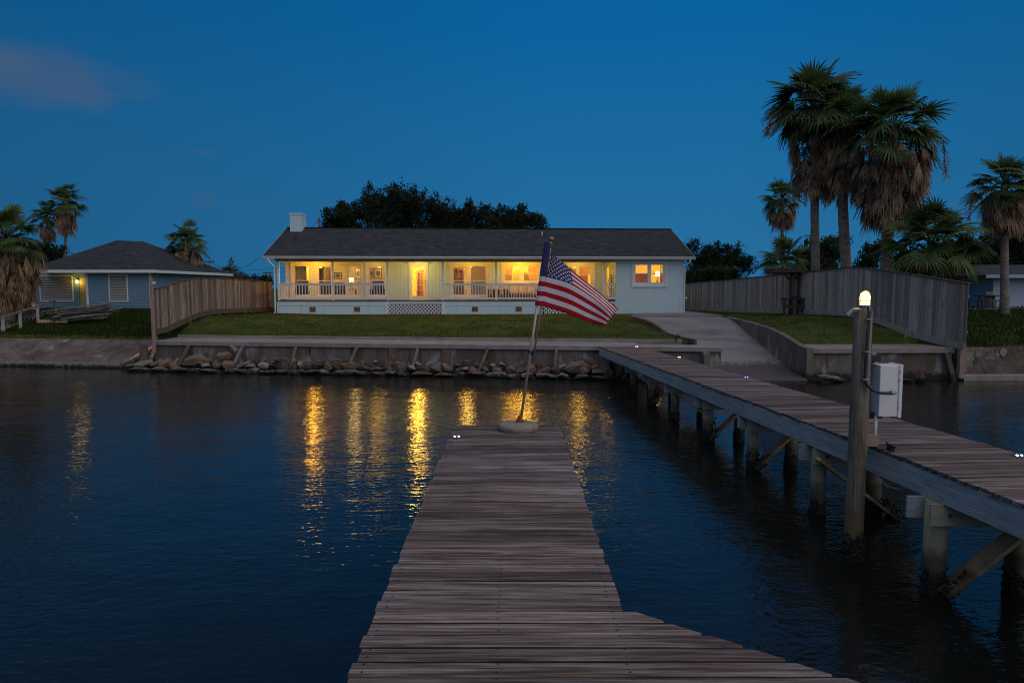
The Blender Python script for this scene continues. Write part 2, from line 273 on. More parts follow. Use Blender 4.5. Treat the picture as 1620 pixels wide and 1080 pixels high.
# shingles
m = mat('shingle', (.034, .035, .036), (.060, .060, .061), rough=.9, scale=2.2, bump=.01, bscale=30, spec=.2)
N, L = m.node_tree.nodes, m.node_tree.links; b = N['Principled BSDF']
t = N.new('ShaderNodeTexCoord'); br = N.new('ShaderNodeTexBrick'); L.new(t.outputs['UV'], br.inputs[0])
br.inputs['Scale'].default_value = 1; br.inputs['Brick Width'].default_value = .34; br.inputs['Row Height'].default_value = .145; br.inputs['Mortar Size'].default_value = .012
br.inputs['Color1'].default_value = (.85, .85, .85, 1); br.inputs['Color2'].default_value = (1.2, 1.17, 1.15, 1); br.inputs['Mortar'].default_value = (.5, .5, .5, 1)
src = b.inputs['Base Color'].links[0].from_socket
v = N.new('ShaderNodeVectorMath'); v.operation = 'MULTIPLY'; L.new(src, v.inputs[0]); L.new(br.outputs[0], v.inputs[1]); L.new(v.outputs[0], b.inputs['Base Color'])
# leaves let a little light through
for k, f in (('frond_green', .45), ('frond_dead', .35), ('grass', .35), ('tall_grass', .3), ('leaf_mid', .4), ('leaf_dark', .35), ('blind', .6), ('curtain_amber', .55), ('flag_red', .25), ('flag_white', .25), ('flag_blue', .2)):
    N, L = MATS[k].node_tree.nodes, MATS[k].node_tree.links; b = N['Principled BSDF']; tr = N.new('ShaderNodeBsdfTranslucent'); mxs = N.new('ShaderNodeMixShader'); mxs.inputs[0].default_value = f
    L.new(b.inputs['Base Color'].links[0].from_socket, tr.inputs[0]); L.new(b.outputs[0], mxs.inputs[1]); L.new(tr.outputs[0], mxs.inputs[2]); L.new(mxs.outputs[0], N['Material Output'].inputs[0])
# water
m = bpy.data.materials.new('water'); m.use_nodes = True; MATS['water'] = m
N, L = m.node_tree.nodes, m.node_tree.links; b = N['Principled BSDF']
b.inputs['Base Color'].default_value = (.010, .0105, .0085, 1); b.inputs['Roughness'].default_value = .045; b.inputs['IOR'].default_value = 1.333
b.inputs['Specular IOR Level'].default_value = .5
t = N.new('ShaderNodeTexCoord')
def wn(scale, stretch, rot, det):
    mp = N.new('ShaderNodeMapping'); L.new(t.outputs['Object'], mp.inputs[0]); mp.inputs['Scale'].default_value = stretch; mp.inputs['Rotation'].default_value = (0, 0, rot)
    z = N.new('ShaderNodeTexNoise'); z.inputs['Scale'].default_value = scale; z.inputs['Detail'].default_value = det; z.inputs['Roughness'].default_value = .5; z.inputs['Distortion'].default_value = .3
    L.new(mp.outputs[0], z.inputs[0]); return z.outputs[0]
def sm(a, k, bsock=None):
    q = N.new('ShaderNodeMath'); q.operation = 'MULTIPLY_ADD'; L.new(a, q.inputs[0]); q.inputs[1].default_value = k
    if bsock: L.new(bsock, q.inputs[2])
    else: q.inputs[2].default_value = 0
    return q.outputs[0]
h = sm(wn(.9, (1, 1.7, 1), .3, 1), .020); h = sm(wn(4.2, (1, 2.0, 1), -.2, 2), .0120, h); h = sm(wn(11, (1, 1.8, 1), .12, 2), .0040, h)
pz = N.new('ShaderNodeMapRange'); L.new(wn(.16, (1, 1.8, 1), .5, 2), pz.inputs[0]); pz.inputs[1].default_value = .35; pz.inputs[2].default_value = .65; pz.inputs[3].default_value = .62; pz.inputs[4].default_value = 1.3
hq = N.new('ShaderNodeMath'); hq.operation = 'MULTIPLY'; L.new(h, hq.inputs[0]); L.new(pz.outputs[0], hq.inputs[1]); h = hq.outputs[0]        # calmer and more ruffled patches
bn = N.new('ShaderNodeBump'); bn.inputs['Strength'].default_value = 1; bn.inputs['Distance'].default_value = 1; L.new(h, bn.inputs['Height']); L.new(bn.outputs[0], b.inputs['Normal'])

# ------------------------------------------------------------------ mesh building
class MB:
    def __init__(s): s.v = []; s.f = []; s.sh = []; s.mi = []; s.uv = None
    def add(s, vs, fs, shade=.5, mi=0, M=None):
        o = len(s.v)
        s.v += [M @ Vector(p) for p in vs] if M else [Vector(p) for p in vs]
        for f in fs: s.f.append([i + o for i in f]); s.sh.append(shade); s.mi.append(mi)
    def box(s, x0, x1, y0, y1, z0, z1, shade=.5, mi=0, M=None):
        vs = [(x, y, z) for z in (z0, z1) for y in (y0, y1) for x in (x0, x1)]
        s.add(vs, [(0, 2, 3, 1), (4, 5, 7, 6), (0, 1, 5, 4), (2, 6, 7, 3), (0, 4, 6, 2), (1, 3, 7, 5)], shade, mi, M)
    def bar(s, a, b, w, h, up=(0, 0, 1), shade=.5, mi=0):
        a, b = Vector(a), Vector(b); d = (b - a); ln = d.length; d.normalize(); up = Vector(up)
        sd = d.cross(up)
        if sd.length < 1e-4: sd = d.cross(Vector((1, 0, 0)))
        sd.normalize(); u = sd.cross(d)
        vs = [p + sd * (i * w / 2) + u * (j * h / 2) for p in (a, b) for j in (-1, 1) for i in (-1, 1)]
        s.add(vs, [(0, 1, 3, 2), (4, 6, 7, 5), (0, 4, 5, 1), (2, 3, 7, 6), (0, 2, 6, 4), (1, 5, 7, 3)], shade, mi)
    def tube(s, pts, rad, n=10, cap=True, shade=.5, mi=0):
        pts = [Vector(p) for p in pts]
        if not isinstance(rad, (list, tuple)): rad = [rad] * len(pts)
        o = len(s.v); prev = None
        for i, p in enumerate(pts):
            d = (pts[min(i + 1, len(pts) - 1)] - pts[max(i - 1, 0)]).normalized()
            if prev is None:
                a = d.cross(Vector((0, 1, 0)) if abs(d.y) < .9 else Vector((1, 0, 0))).normalized()
            else: a = (prev - d * prev.dot(d)).normalized()
            prev = a; b = d.cross(a)
            for k in range(n):
                t = 2 * math.pi * k / n; s.v.append(p + (a * math.cos(t) + b * math.sin(t)) * rad[i])
        for i in range(len(pts) - 1):
            for k in range(n):
                s.f.append([o + i * n + k, o + i * n + (k + 1) % n, o + (i + 1) * n + (k + 1) % n, o + (i + 1) * n + k]); s.sh.append(shade); s.mi.append(mi)
        if cap:
            s.f.append([o + k for k in range(n)][::-1]); s.sh.append(shade); s.mi.append(mi)
            s.f.append([o + (len(pts) - 1) * n + k for k in range(n)]); s.sh.append(shade); s.mi.append(mi)
    def lathe(s, prof, c, n=24, shade=.5, mi=0):
        c = Vector(c); s.tube([c + Vector((0, 0, z)) for r, z in prof], [r for r, z in prof], n, True, shade, mi)
    def ball(s, c, r, n=8, shade=.5, mi=0, sz=1):
        s.lathe([(max(.001, r * math.sin(math.pi * i / n)), -r * sz * math.cos(math.pi * i / n)) for i in range(n + 1)], c, n * 2, shade, mi)
    def prism(s, poly, z0, z1, shade=.5, mi=0, M=None):
        n = len(poly); vs = [(x, y, z0) for x, y in poly] + [(x, y, z1) for x, y in poly]
        s.add(vs, [list(range(n))[::-1], list(range(n, 2 * n))] + [(i, (i + 1) % n, n + (i + 1) % n, n + i) for i in range(n)], shade, mi, M)
    def quad(s, a, b, c, d, shade=.5, mi=0): s.add([a, b, c, d], [(0, 1, 2, 3)], shade, mi)
    def wall(s, x0, x1, z0, z1, y0, y1, holes=(), mi=0, shade=.5):
        """slab in the xz plane between y0 (front) and y1 with rectangular openings"""
        xs = sorted({x0, x1, *[h[0] for h in holes], *[h[1] for h in holes]}); zs = sorted({z0, z1, *[h[2] for h in holes], *[h[3] for h in holes]})
        xs = [x for x in xs if x0 - 1e-6 <= x <= x1 + 1e-6]; zs = [z for z in zs if z0 - 1e-6 <= z <= z1 + 1e-6]
        def solid(i, j):
            if i < 0 or j < 0 or i >= len(xs) - 1 or j >= len(zs) - 1: return False
            cx, cz = (xs[i] + xs[i + 1]) / 2, (zs[j] + zs[j + 1]) / 2
            return not any(h[0] < cx < h[1] and h[2] < cz < h[3] for h in holes)
        for i in range(len(xs) - 1):
            for j in range(len(zs) - 1):
                if not solid(i, j): continue
                a, b, c, d = xs[i], xs[i + 1], zs[j], zs[j + 1]
                s.quad((a, y0, c), (b, y0, c), (b, y0, d), (a, y0, d), shade, mi); s.quad((a, y1, c), (a, y1, d), (b, y1, d), (b, y1, c), shade, mi)
                if not solid(i - 1, j): s.quad((a, y0, c), (a, y0, d), (a, y1, d), (a, y1, c), shade, mi)
                if not solid(i + 1, j): s.quad((b, y0, c), (b, y1, c), (b, y1, d), (b, y0, d), shade, mi)
                if not solid(i, j - 1): s.quad((a, y0, c), (a, y1, c), (b, y1, c), (b, y0, c), shade, mi)
                if not solid(i, j + 1): s.quad((a, y0, d), (b, y0, d), (b, y1, d), (a, y1, d), shade, mi)
    def build(s, name, mats, parent=None, base=None, local=False, smooth=False, bevel=0):
        if isinstance(mats, str): mats = [mats]
        if parent is not None and not local:
            inv = WM(parent).inverted(); vs = [inv @ p for p in s.v]
        elif base is not None:
            b = Vector(base); vs = [p - b for p in s.v]
        else: vs = s.v
        me = bpy.data.meshes.new(name); me.from_pydata([tuple(p) for p in vs], [], s.f)
        for k in mats: me.materials.append(MATS[k])
        me.polygons.foreach_set('material_index', s.mi)
        a = me.attributes.new('shade', 'FLOAT', 'FACE'); a.data.foreach_set('value', s.sh)
        if smooth: me.polygons.foreach_set('use_smooth', [True] * len(me.polygons))
        if s.uv:
            u = me.uv_layers.new(name='UVMap'); u.data.foreach_set('uv', [c for p in s.uv for c in p])
        me.update()
        o = bpy.data.objects.new(name, me); COL.objects.link(o)
        if parent is not None: o.parent = parent
        elif base is not None: o.location = base
        if bevel:
            bv = o.modifiers.new('bevel', 'BEVEL'); bv.width = bevel; bv.segments = 2; bv.limit_method = 'ANGLE'; bv.harden_normals = False
        return o
_WM = {}
def WM(o):
    m = Matrix.Identity(4)
    while o is not None:
        m = Matrix.LocRotScale(o.location, o.rotation_euler, o.scale) @ m; o = o.parent
    return m
def tag(o, label=None, cat=None, group=None, kind=None):
    if label: o['label'] = label; o['kind'] = 'thing'
    if cat: o['category'] = cat
    if group: o['group'] = group
    if kind: o['kind'] = kind
    return o
def thing(name, label, cat, loc=(0, 0, 0), rz=0, group=None):
    o = bpy.data.objects.new(name, None); COL.objects.link(o); o.location = loc; o.rotation_euler = (0, 0, rz); o.empty_display_size = .2
    return tag(o, label, cat, group)
def point_light(name, loc, power, col, rad=.12, parent=None):
    d = bpy.data.lights.new(name, 'POINT'); d.energy = power; d.color = col; d.shadow_soft_size = rad
    o = bpy.data.objects.new(name, d); COL.objects.link(o); o.location = loc
    if parent: o.parent = parent
    return o

# ------------------------------------------------------------------ lie of the land
def yw(x): return 28.9 - .137 * (x + 15.3) if x < 9.5 else 25.25 + .02 * (x - 11)      # face of the seawalls
def lfx(y): return -15.2 + .1456 * (y - 28.7)                                            # left fence line
def rfx(y): return 16.5 - .28 * (y - 24.7)                                               # right fence line
def rampL(y): return tab([(24, 7.93), (26.2, 7.93), (27.3, 7.5), (28.5, 7.25), (30, 7.15), (32.4, 7.05), (34, 6.5), (35, 6.2)], y)
RAMPX = 10.85
T_ln = [(29, 1.05), (30.3, 1.12), (44, 2.02)]; T_lf = [(29.5, 1.26), (30.5, 1.38), (31.2, 1.72), (32.3, 2.06), (39, 2.03), (45, 2)]
T_m = [(27, 1.26), (31, 1.31), (34, 1.62), (37.5, 1.93), (45, 2)]; T_rw = [(25, 1.17), (27, 1.20), (27.6, 1.38), (28.9, 1.58), (34.5, 1.85), (38, 1.93), (45, 2)]
T_rf = [(26.6, 1.19), (27.2, 1.36), (28, 1.62), (30, 2.10), (33, 2.13), (39, 2.0), (45, 1.98)]; T_rn = [(25.5, 1.15), (33, 1.72), (40, 2.2)]
def gz(x, y):
    a, b = lfx(min(y, 60)), rfx(min(max(y, 24.7), 44.5))
    k = [(a - .5, tab(T_ln, y)), (a, tab(T_lf, y)), (a + 4, tab(T_m, y)), (7, tab(T_m, y)), (11, tab(T_rw, y)), (max(b, 11.1), tab(T_rf, y)), (b + 1.6, tab(T_rn, y))]
    return tab(k, x)
def bumpy(x, y, s=.7, a=.05): return a * mnoise.noise((x * s, y * s, 3.1))

# water: one sheet
w = MB(); S = 1500
w.quad((-S, -S, 0), (S, -S, 0), (S, S, 0), (-S, S, 0)); tag(w.build('water', 'water'), kind='structure')

# ground: one sheet with the boat ramp cut out of it
g = MB()
def sheet(fn, nu, nv):
    o = len(g.v)
    for j in range(nv + 1):
        for i in range(nu + 1): g.v.append(Vector(fn(i / nu, j / nv)))
    for j in range(nv):
        for i in range(nu):
            g.f.append([o + j * (nu + 1) + i, o + j * (nu + 1) + i + 1, o + (j + 1) * (nu + 1) + i + 1, o + (j + 1) * (nu + 1) + i]); g.sh.append(.5); g.mi.append(0)
def front(x):
    if x < lfx(29) - .05: return yw(x) + 1.7
    if x < 9.5: return yw(x) + 2.05
    if x < 16.6: return yw(x) + 1.75
    return yw(x) + .12
def fA(s, t):
    x0 = lerp(-45, rampL(28), s); y = lerp(front(x0), 34, t); x = lerp(-45, rampL(y), s)
    z = gz(x, y) + bumpy(x, y) * min(1, t * 4)
    return (x, y, z)
def skirted(fn):
    def f(s, t):
        if t <= 0: p = fn(s, 0); return (p[0], p[1] - .01, .2)
        return fn(s, (t - .012) / .988 if t > .013 else 0)
    return f
def fB(s, t):
    x = lerp(RAMPX + .12, 50, s); y = lerp(front(x), 34, t); return (x, y, gz(x, y) + bumpy(x, y) * min(1, t * 4))
def fC(s, t):
    x = lerp(-50, 50, s); y = lerp(34, 62, t); return (x, y, gz(x, y) + bumpy(x, y) * (0 if -15 < x < 12 and y > 36.5 else 1) * .8)
sheet(lambda s, t: skirted(fA)(s, t), 150, 30); sheet(lambda s, t: skirted(fB)(s, t), 110, 34); sheet(fC, 140, 40)
for (x0, x1, y0, y1) in ((-2500, -45, 31, 3000), (50, 2500, 26.2, 3000), (-45, 50, 62, 3000)):
    g.quad((x0, y0, 1.95), (x1, y0, 1.95), (x1, y1, 1.95), (x0, y1, 1.95))
g.quad((-2500, 30.5, -.5), (-45, 31, -.5), (-45, 31, 1.95), (-2500, 31, 1.95)); g.quad((50, 26.2, -.5), (2500, 26.2, -.5), (2500, 26.2, 1.95), (50, 26.2, 1.95))
tag(g.build('ground', 'lawn', smooth=True), kind='structure')

# grass blades standing on the lawns, thick and tall on the neighbours' lots
gr = MB()
def blades(n, x0, x1, y0, y1, h, wd, test=lambda x, y: True):
    for _ in range(n):
        x, y = rnd(x0, x1), rnd(y0, y1)
        if not test(x, y): continue
        z = gz(x, y); a = rnd(0, 6.28); hh = h * rnd(.5, 1.3) * (1 + .5 * mnoise.noise((x * .9, y * .9, 7))); dx, dy = math.cos(a) * wd, math.sin(a) * wd; lx, ly = rnd(-.5, .5) * hh, rnd(-.5, .5) * hh
        gr.add([(x - dx, y - dy, z - .02), (x + dx, y + dy, z - .02), (x + lx, y + ly, z + hh)], [(0, 1, 2)], random.random())
tg = gr_main = gr; gr = MB()
blades(42000, -30, -13, 29.2, 44, .17, .022, lambda x, y: x < lfx(y) - .1 and y > front(x))
side = gr; gr = gr_main
blades(30000, -15, 8, 29, 38, .055, .02, lambda x, y: x > lfx(y) + .15 and y > front(x) + .03 and x < rampL(y) - .05 and (y < 37.2 or x < -14))
blades(9000, 10.9, 17, 26, 40, .06, .02, lambda x, y: RAMPX + .2 < x < rfx(y) - .1 and y > front(x) + .03)
gr_main = gr; gr = side
blades(26000, 16, 32, 25.4, 40, .17, .022, lambda x, y: x > rfx(y) + .1 and y > front(x))
tag(gr.build('tall_grass', 'tall_grass'), label='longer dark green grass on the lots beyond both fences', cat='grass', kind='stuff'); gr = gr_main
tag(gr.build('grass', 'grass'), label='short olive-green mown grass over the main lawn', cat='grass', kind='stuff')

# boat ramp, its pad and the strip of grey drive in front of the house wing
r_ = MB()
def rampz(y): return tab([(24.4, -.25), (25.0, .07), (26.4, .20), (26.6, .25), (33.2, 1.72), (34.2, 1.87), (35.5, 1.90), (38.6, 1.955)], y)
ys = [24.2, 24.6, 25.0, 25.7, 26.4, 26.6, 27.5, 28.5, 29.5, 30.5, 31.5, 32.4, 33.2, 33.7, 34.2, 34.8, 35.5]
o = 0
for y in ys:
    for i in range(9): r_.v.append(Vector((lerp(rampL(y), RAMPX, i / 8), y, rampz(y))))
for j in range(len(ys) - 1):
    for i in range(8): r_.f.append([j * 9 + i, j * 9 + i + 1, (j + 1) * 9 + i + 1, (j + 1) * 9 + i]); r_.sh.append(.5); r_.mi.append(0)
tag(r_.build('boat_ramp', 'ramp_concrete', smooth=False), kind='structure')
p_ = MB()
poly = [(6.2, 35.4), (10.9, 35.4), (10.75, 38.2), (10.7, 44), (9.9, 44), (9.85, 38.9), (7.4, 38.4), (7.0, 36.6), (6.4, 36.0)]
p_.prism(poly, 1.7, 1.985); tag(p_.build('driveway', 'ramp_concrete'), kind='structure')

# ------------------------------------------------------------------ seawalls, caps, kerbs
def quadstrip(mb, L, shade=.5, mi=0):      # list of cross-sections (each a list of points)
    o = len(mb.v); k = len(L[0])
    for c in L: mb.v += [Vector(p) for p in c]
    for j in range(len(L) - 1):
        for i in range(k - 1):
            mb.f.append([o + j * k + i, o + j * k + i + 1, o + (j + 1) * k + i + 1, o + (j + 1) * k + i]); mb.sh.append(shade); mb.mi.append(mi)
def beam_poly(mb, xs, y0, y1, z0, z1, yfun=yw, shade=.5):
    L = []
    for x in xs:
        y = yfun(x); L.append([(x, y + y0, z0), (x, y + y0, z1), (x, y + y1, z1), (x, y + y1, z0), (x, y + y0, z0)])
    quadstrip(mb, L, shade)
    for c in (L[0], L[-1]): mb.quad(*c[:4], shade)
sw = thing('seawall', 'long stained concrete seawall with leaning struts below the main lawn', 'seawall', (-3, yw(-3), 0))
XA, XB = lfx(28.9), 7.92
xs = [lerp(XA, XB, i / 24) for i in range(25)]
c_ = MB(); beam_poly(c_, xs, .0, .25, -.6, .985); c_.build('wall_panel', 'seawall_concrete', sw)
c_ = MB(); beam_poly(c_, xs[:-3], -.12, 2.0, .99, 1.155); beam_poly(c_, [xs[-4], 7.1, XB], -.12, 1.05, .99, 1.152); c_.build('cap', 'curb_concrete', sw, bevel=.012)
c_ = MB(); beam_poly(c_, [x for x in xs if x < 6.9] + [6.95], 2.0, 2.22, 1.0, 1.27); c_.build('kerb', 'curb_concrete', sw, bevel=.01)
for px in (300, 386, 470, 566, 662, 772, 880):       # leaning concrete struts
    x = at(px, 560, yw(-3))[0]; x = x * yw(x) / yw(-3); y = yw(x)
    c_ = MB(); c_.bar((x, y - .06, 1.0), (x - rnd(.05, .35), y - .55, .1), .20, .12, (1, 0, 0), rnd(.3, .9)); c_.build('strut', random.choice(['seawall_concrete', 'rock_brown']), sw, bevel=.015)
for px in (226, 622, 706):
    x = at(px + 0, 560, yw(-3))[0]; x = x * yw(x) / yw(-3); y = yw(x)
    c_ = MB(); c_.box(x - .17, x + .17, y - .09, y - .003, -.3, .99); c_.build('pier_post', 'rock_brown', sw, bevel=.02)
c_ = MB(); x = XB; y = yw(x); c_.box(x - .22, x, y - .001, y + .9, -.6, .985); c_.build('end_wall', 'seawall_concrete', sw)
c_ = MB(); c_.box(x - .75, x - .5, y - .3, y - .003, -.5, .985); c_.build('pilaster', 'seawall_concrete', sw, bevel=.02)
# dark retaining kerb down the left side of the ramp
c_ = MB()
L = []
for y in [27.5, 28, 28.6, 29.2, 29.8, 30.4, 31, 31.8, 32.6, 33.3, 34, 34.8]:
    x = rampL(y); zt = max(gz(x, y), rampz(y)) + .04; zb = rampz(y) - .3; L.append([(x + .005, y, zb), (x + .005, y, zt), (x - .12, y, zt), (x - .12, y, zb)])
quadstrip(c_, L); c_.quad(*L[0]); k = c_.build('ramp_kerb', 'fence_cap', base=(7.2, 31, 1)); tag(k, 'dark kerb curving along the left edge of the boat ramp', 'kerb')
# right retaining wall of the ramp
c_ = MB(); L = []
for y, zt in [(25.0, 1.17), (25.7, 1.22), (26.6, 1.38), (27.6, 1.55), (28.9, 1.70), (30.5, 1.79), (32.5, 1.87), (34.6, 1.93)]:
    x = RAMPX; L.append([(x, y, -.6), (x, y, zt), (x + .24, y, zt), (x + .24, y, -.6)])
quadstrip(c_, L); c_.quad(*L[0]); k = c_.build('ramp_wall', 'seawall_concrete', base=(RAMPX, 29, 0)); tag(k, 'tapering stained concrete wall along the right side of the boat ramp', 'wall')
# right seawall of the lot
sr = thing('seawall', 'short dark concrete seawall between the ramp and the right fence post', 'seawall', (13.5, yw(13.5), 0))
xs = [lerp(RAMPX + .24, 16.42, i / 8) for i in range(9)]
c_ = MB(); beam_poly(c_, xs, .0, .25, -.6, .985); c_.build('wall_panel', 'seawall_concrete', sr)
xs2 = [RAMPX + .02] + xs[1:]; c_ = MB(); beam_poly(c_, xs2, -.14, 1.8, .99, 1.16); c_.build('cap', 'curb_concrete', sr, bevel=.012)
for x in (13.4, 16.15):
    y = yw(x); c_ = MB(); c_.bar((x, y - .07, .98), (x + .12, y - .42, -.2), .2, .18, (1, 0, 0)); c_.build('strut', 'seawall_concrete', sr, bevel=.015)
c_ = MB(); c_.box(RAMPX + .02, RAMPX + .235, yw(11) - .16, yw(11) + .02, -.5, .985); c_.build('pilaster', 'curb_concrete', sr, bevel=.02)
# right neighbour's wall
sn = thing('seawall', 'plain brown concrete wall with pale patches below the far right lawn', 'seawall', (20, yw(20), 0))
xs = [lerp(16.62, 50, i / 20) for i in range(21)]
c_ = MB(); beam_poly(c_, xs, .0, .25, .2, 1.17); c_.build('wall_panel', 'revetment', sn)
c_ = MB(); beam_poly(c_, xs, -.45, .0, -.6, .19); c_.build('ledge', 'curb_concrete', sn, bevel=.02)
def blob(mb, c, w_, h_, n=14, seed=0, th=.03):
    vs = [(c[0] + math.cos(2 * math.pi * i / n) * w_ * (1 + .5 * mnoise.noise((i * 1.3, seed, 0))), c[2] + math.sin(2 * math.pi * i / n) * h_ * (1 + .5 * mnoise.noise((i * 1.1, seed + 5, 0)))) for i in range(n)]
    M_ = Matrix(((1, 0, 0, 0), (0, 0, -1, c[1]), (0, 1, 0, 0), (0, 0, 0, 1)))
    mb.prism(vs, .0, th, .5, 0, M_)
c_ = MB(); y = yw(17)
for c0, a0, b0, n0, s0 in (((17.05, y + .01, .75), .22, .35, 16, 1), ((18.35, y + .01, 1.0), .13, .16, 12, 3), ((17.85, y + .01, .78), .2, .07, 12, 8), ((16.8, y + .01, .35), .2, .14, 12, 9)):
    c_ = MB(); blob(c_, c0, a0, b0, n0, s0, .012); c_.build('mortar_patch', 'rock_grey', sn)

# sloping concrete bank on the left
rv = thing('concrete_bank', 'sloping grey-brown concrete bank below the left neighbour lawn', 'bank', (-20, yw(-20), 0))
c_ = MB(); L = []
for i in range(34):
    x = lerp(-45, XA - .1, i / 33); y = yw(x)
    def jz(k): return .05 * mnoise.noise((x * .8, k, 1.0))
    L.append([(x, y + .05, .12 + jz(1) * .3), (x, y + .6, .48 + jz(2)), (x, y + 1.2, .82 + jz(3)), (x, y + 1.68, 1.06 + jz(4) * .5), (x, y + 1.95, 1.02)])
quadstrip(c_, L); c_.quad(*L[-1][:4]); c_.build('slope', 'revetment', rv)
c_ = MB(); L = []
for i in range(60):
    x = lerp(-45, XA - .5, i / 59); y = yw(x); q = .05 * mnoise.noise((x * 2.1, 4, 1))
    L.append([(x, y - .32 + q, -.3), (x, y - .30 + q, .13 + q * .4), (x, y + .10, .20 + q * .3)])
quadstrip(c_, L); c_.build('shell_ledge', 'shell_ledge', rv)
c_ = MB(); c_.bar((XA - .25, yw(XA) + 1.3, .98), (XA - 1.35, yw(XA) - .15, .12), .2, .18, (1, 0, 0)); c_.bar((XA - .12, yw(XA) + .4, .98), (XA - .3, yw(XA) + .2, .2), .16, .16, (1, 0, 0)); c_.build('edge_strut', 'brace_wood', rv, bevel=.02)

# ------------------------------------------------------------------ rocks at the foot of the wall
def rock_mesh(name, flat, seed, n=18, chip=True):
    rr = random.Random(seed); bm = bmesh.new()
    for _ in range(n):
        v = Vector((rr.gauss(0, 1), rr.gauss(0, 1), rr.gauss(0, 1))).normalized() * rr.uniform(.82, 1)
        if flat: v = Vector((max(-.75, min(.75, v.x)), max(-.75, min(.75, v.y)), max(-.55, min(.55, v.z)) * .6))
        bm.verts.new(v * .5)
    bmesh.ops.convex_hull(bm, input=bm.verts)
    for v in [v for v in bm.verts if not v.link_faces]: bm.verts.remove(v)
    bmesh.ops.bevel(bm, geom=bm.edges[:], offset=.012, segments=1, affect='EDGES')
    me = bpy.data.meshes.new(name); bm.to_mesh(me); bm.free()
    a = me.attributes.new('shade', 'FLOAT', 'FACE'); a.data.foreach_set('value', [rr.random()] * len(me.polygons)); return me
RM = []
for i in range(6):
    me = rock_mesh('rock', False, 20 + i, 11 + i); me.materials.append(MATS['rock_brown']); RM.append((me, 'brown'))
for i in range(6):
    me = rock_mesh('slab', True, 40 + i, 12 + i); me.materials.append(MATS['rock_grey']); RM.append((me, 'grey'))
for i in range(3):
    me = rock_mesh('slab', True, 60 + i, 13); me.materials.append(MATS['rock_brown']); RM.append((me, 'flatbrown'))
def rock(x, y, z, sx, sy, sz, kind, label, group, rz=None, tilt=.25, rot=None, name='rock'):
    me = random.choice([m_ for m_, k in RM if k == kind])
    o = bpy.data.objects.new(name, me); COL.objects.link(o); o.location = (x, y, z); o.scale = (sx, sy, sz)
    o.rotation_euler = rot or (rnd(-tilt, tilt), rnd(-tilt, tilt), rnd(0, 6.28) if rz is None else rz)
    return tag(o, label, 'rock', group)
G1 = 'rocks heaped along the main seawall'
x = XA - .6
while x < 5.4:                                  # front row: pale flat broken slabs on the waterline
    wd = rnd(.45, 1.05)
    rock(x + wd / 2, yw(x) - 1.15 + rnd(-.12, .12), .06 + rnd(0, .05), wd * 1.35, rnd(.6, .9), rnd(.42, .62), 'grey' if random.random() < .75 else 'flatbrown', 'flat broken concrete slab lying on the waterline below the main seawall', G1, rz=rnd(-.25, .25), tilt=.12, name='slab')
    x += wd * .92
x = XA - .5
while x < 5.2:                                  # middle row
    wd = rnd(.35, .75)
    rock(x + wd / 2, yw(x) - .72 + rnd(-.12, .12), .22 + rnd(-.04, .06), wd * 1.3, rnd(.4, .7), rnd(.4, .65), random.choice(['brown', 'grey', 'flatbrown', 'brown']), 'middling broken rock in the second row below the main seawall', G1, tilt=.4)
    x += wd * .85
x = XA + .2
while x < 5.0:                                  # back row: small brown rubble against the wall
    wd = rnd(.2, .5)
    rock(x + wd / 2, yw(x) - .32 + rnd(-.1, .1), .36 + rnd(-.04, .08), wd * 1.25, rnd(.3, .5), rnd(.28, .5), random.choice(['brown', 'brown', 'grey']), 'small brown rubble stone tucked against the foot of the main seawall', G1, tilt=.6)
    x += wd * rnd(.85, 1.3)
def prock(px, py, wpx, hpx, kind, label, rot, dy=-.55, depth=.5):
    p = at(px, py, 27); x = p.x; 
    for _ in range(3): y = yw(x) + dy; x = at(px, py, y).x
    p = at(px, py, y); s = y / F
    rock(p.x, y, p.z, wpx * s * 1.1, depth, hpx * s * 1.15, kind, label, None, rot=rot)
prock(916, 582, 50, 24, 'brown', 'big rounded brown boulder left of the dock landing', (.1, .05, .3))
prock(934, 571, 38, 20, 'flatbrown', 'tilted brown slab leaning on the big boulder beside the dock', (.2, .45, .1), -.35)
prock(818, 580, 34, 13, 'brown', 'brown wedge of rock pointing up behind the flag pole', (.1, -.6, .2), -.6)
prock(371, 552, 22, 12, 'grey', 'square concrete chunk standing on its corner against the seawall', (.3, .7, .2), -.25, .3)
prock(313, 571, 44, 22, 'brown', 'wide brown boulder near the left end of the seawall', (.05, .05, .2))
prock(356, 563, 36, 14, 'brown', 'brown boulder under the tilted concrete chunk', (.1, .1, 1.2), -.5)
prock(449, 570, 34, 16, 'brown', 'low brown boulder in front of the white-stained wall panel', (0, .1, .4))
prock(985, 571, 40, 20, 'brown', 'brown boulder under the shore end of the dock', (.1, .2, .9), -.5)
G2 = 'rocks below the right seawall'
for (px, py, wp, hp, kd, lb) in ((1318, 598, 62, 20, 'grey', 'long pale slab left of the tall lamp post at the right waterline'), (1295, 601, 26, 10, 'grey', 'small pale slab at the foot of the ramp wall'),
                                 (1437, 603, 34, 18, 'grey', 'grey slab at the waterline right of the electrical box'), (1458, 596, 24, 24, 'brown', 'upright brown rock by the right seawall'),
                                 (1474, 606, 20, 8, 'grey', 'small flat stone right of the upright brown rock'), (1503, 607, 40, 8, 'flatbrown', 'long flat brown stone below the right fence post'), (1372, 604, 40, 10, 'flatbrown', 'dark low slab behind the lamp post')):
    p = at(px, py, yw(14) - .75); rock(p.x, p.y, p.z, wp * .023 * 1.1, .6, hp * .023 * 1.2, kd, lb, None, rot=(rnd(-.1, .1), rnd(-.15, .15), rnd(-.2, .2)))

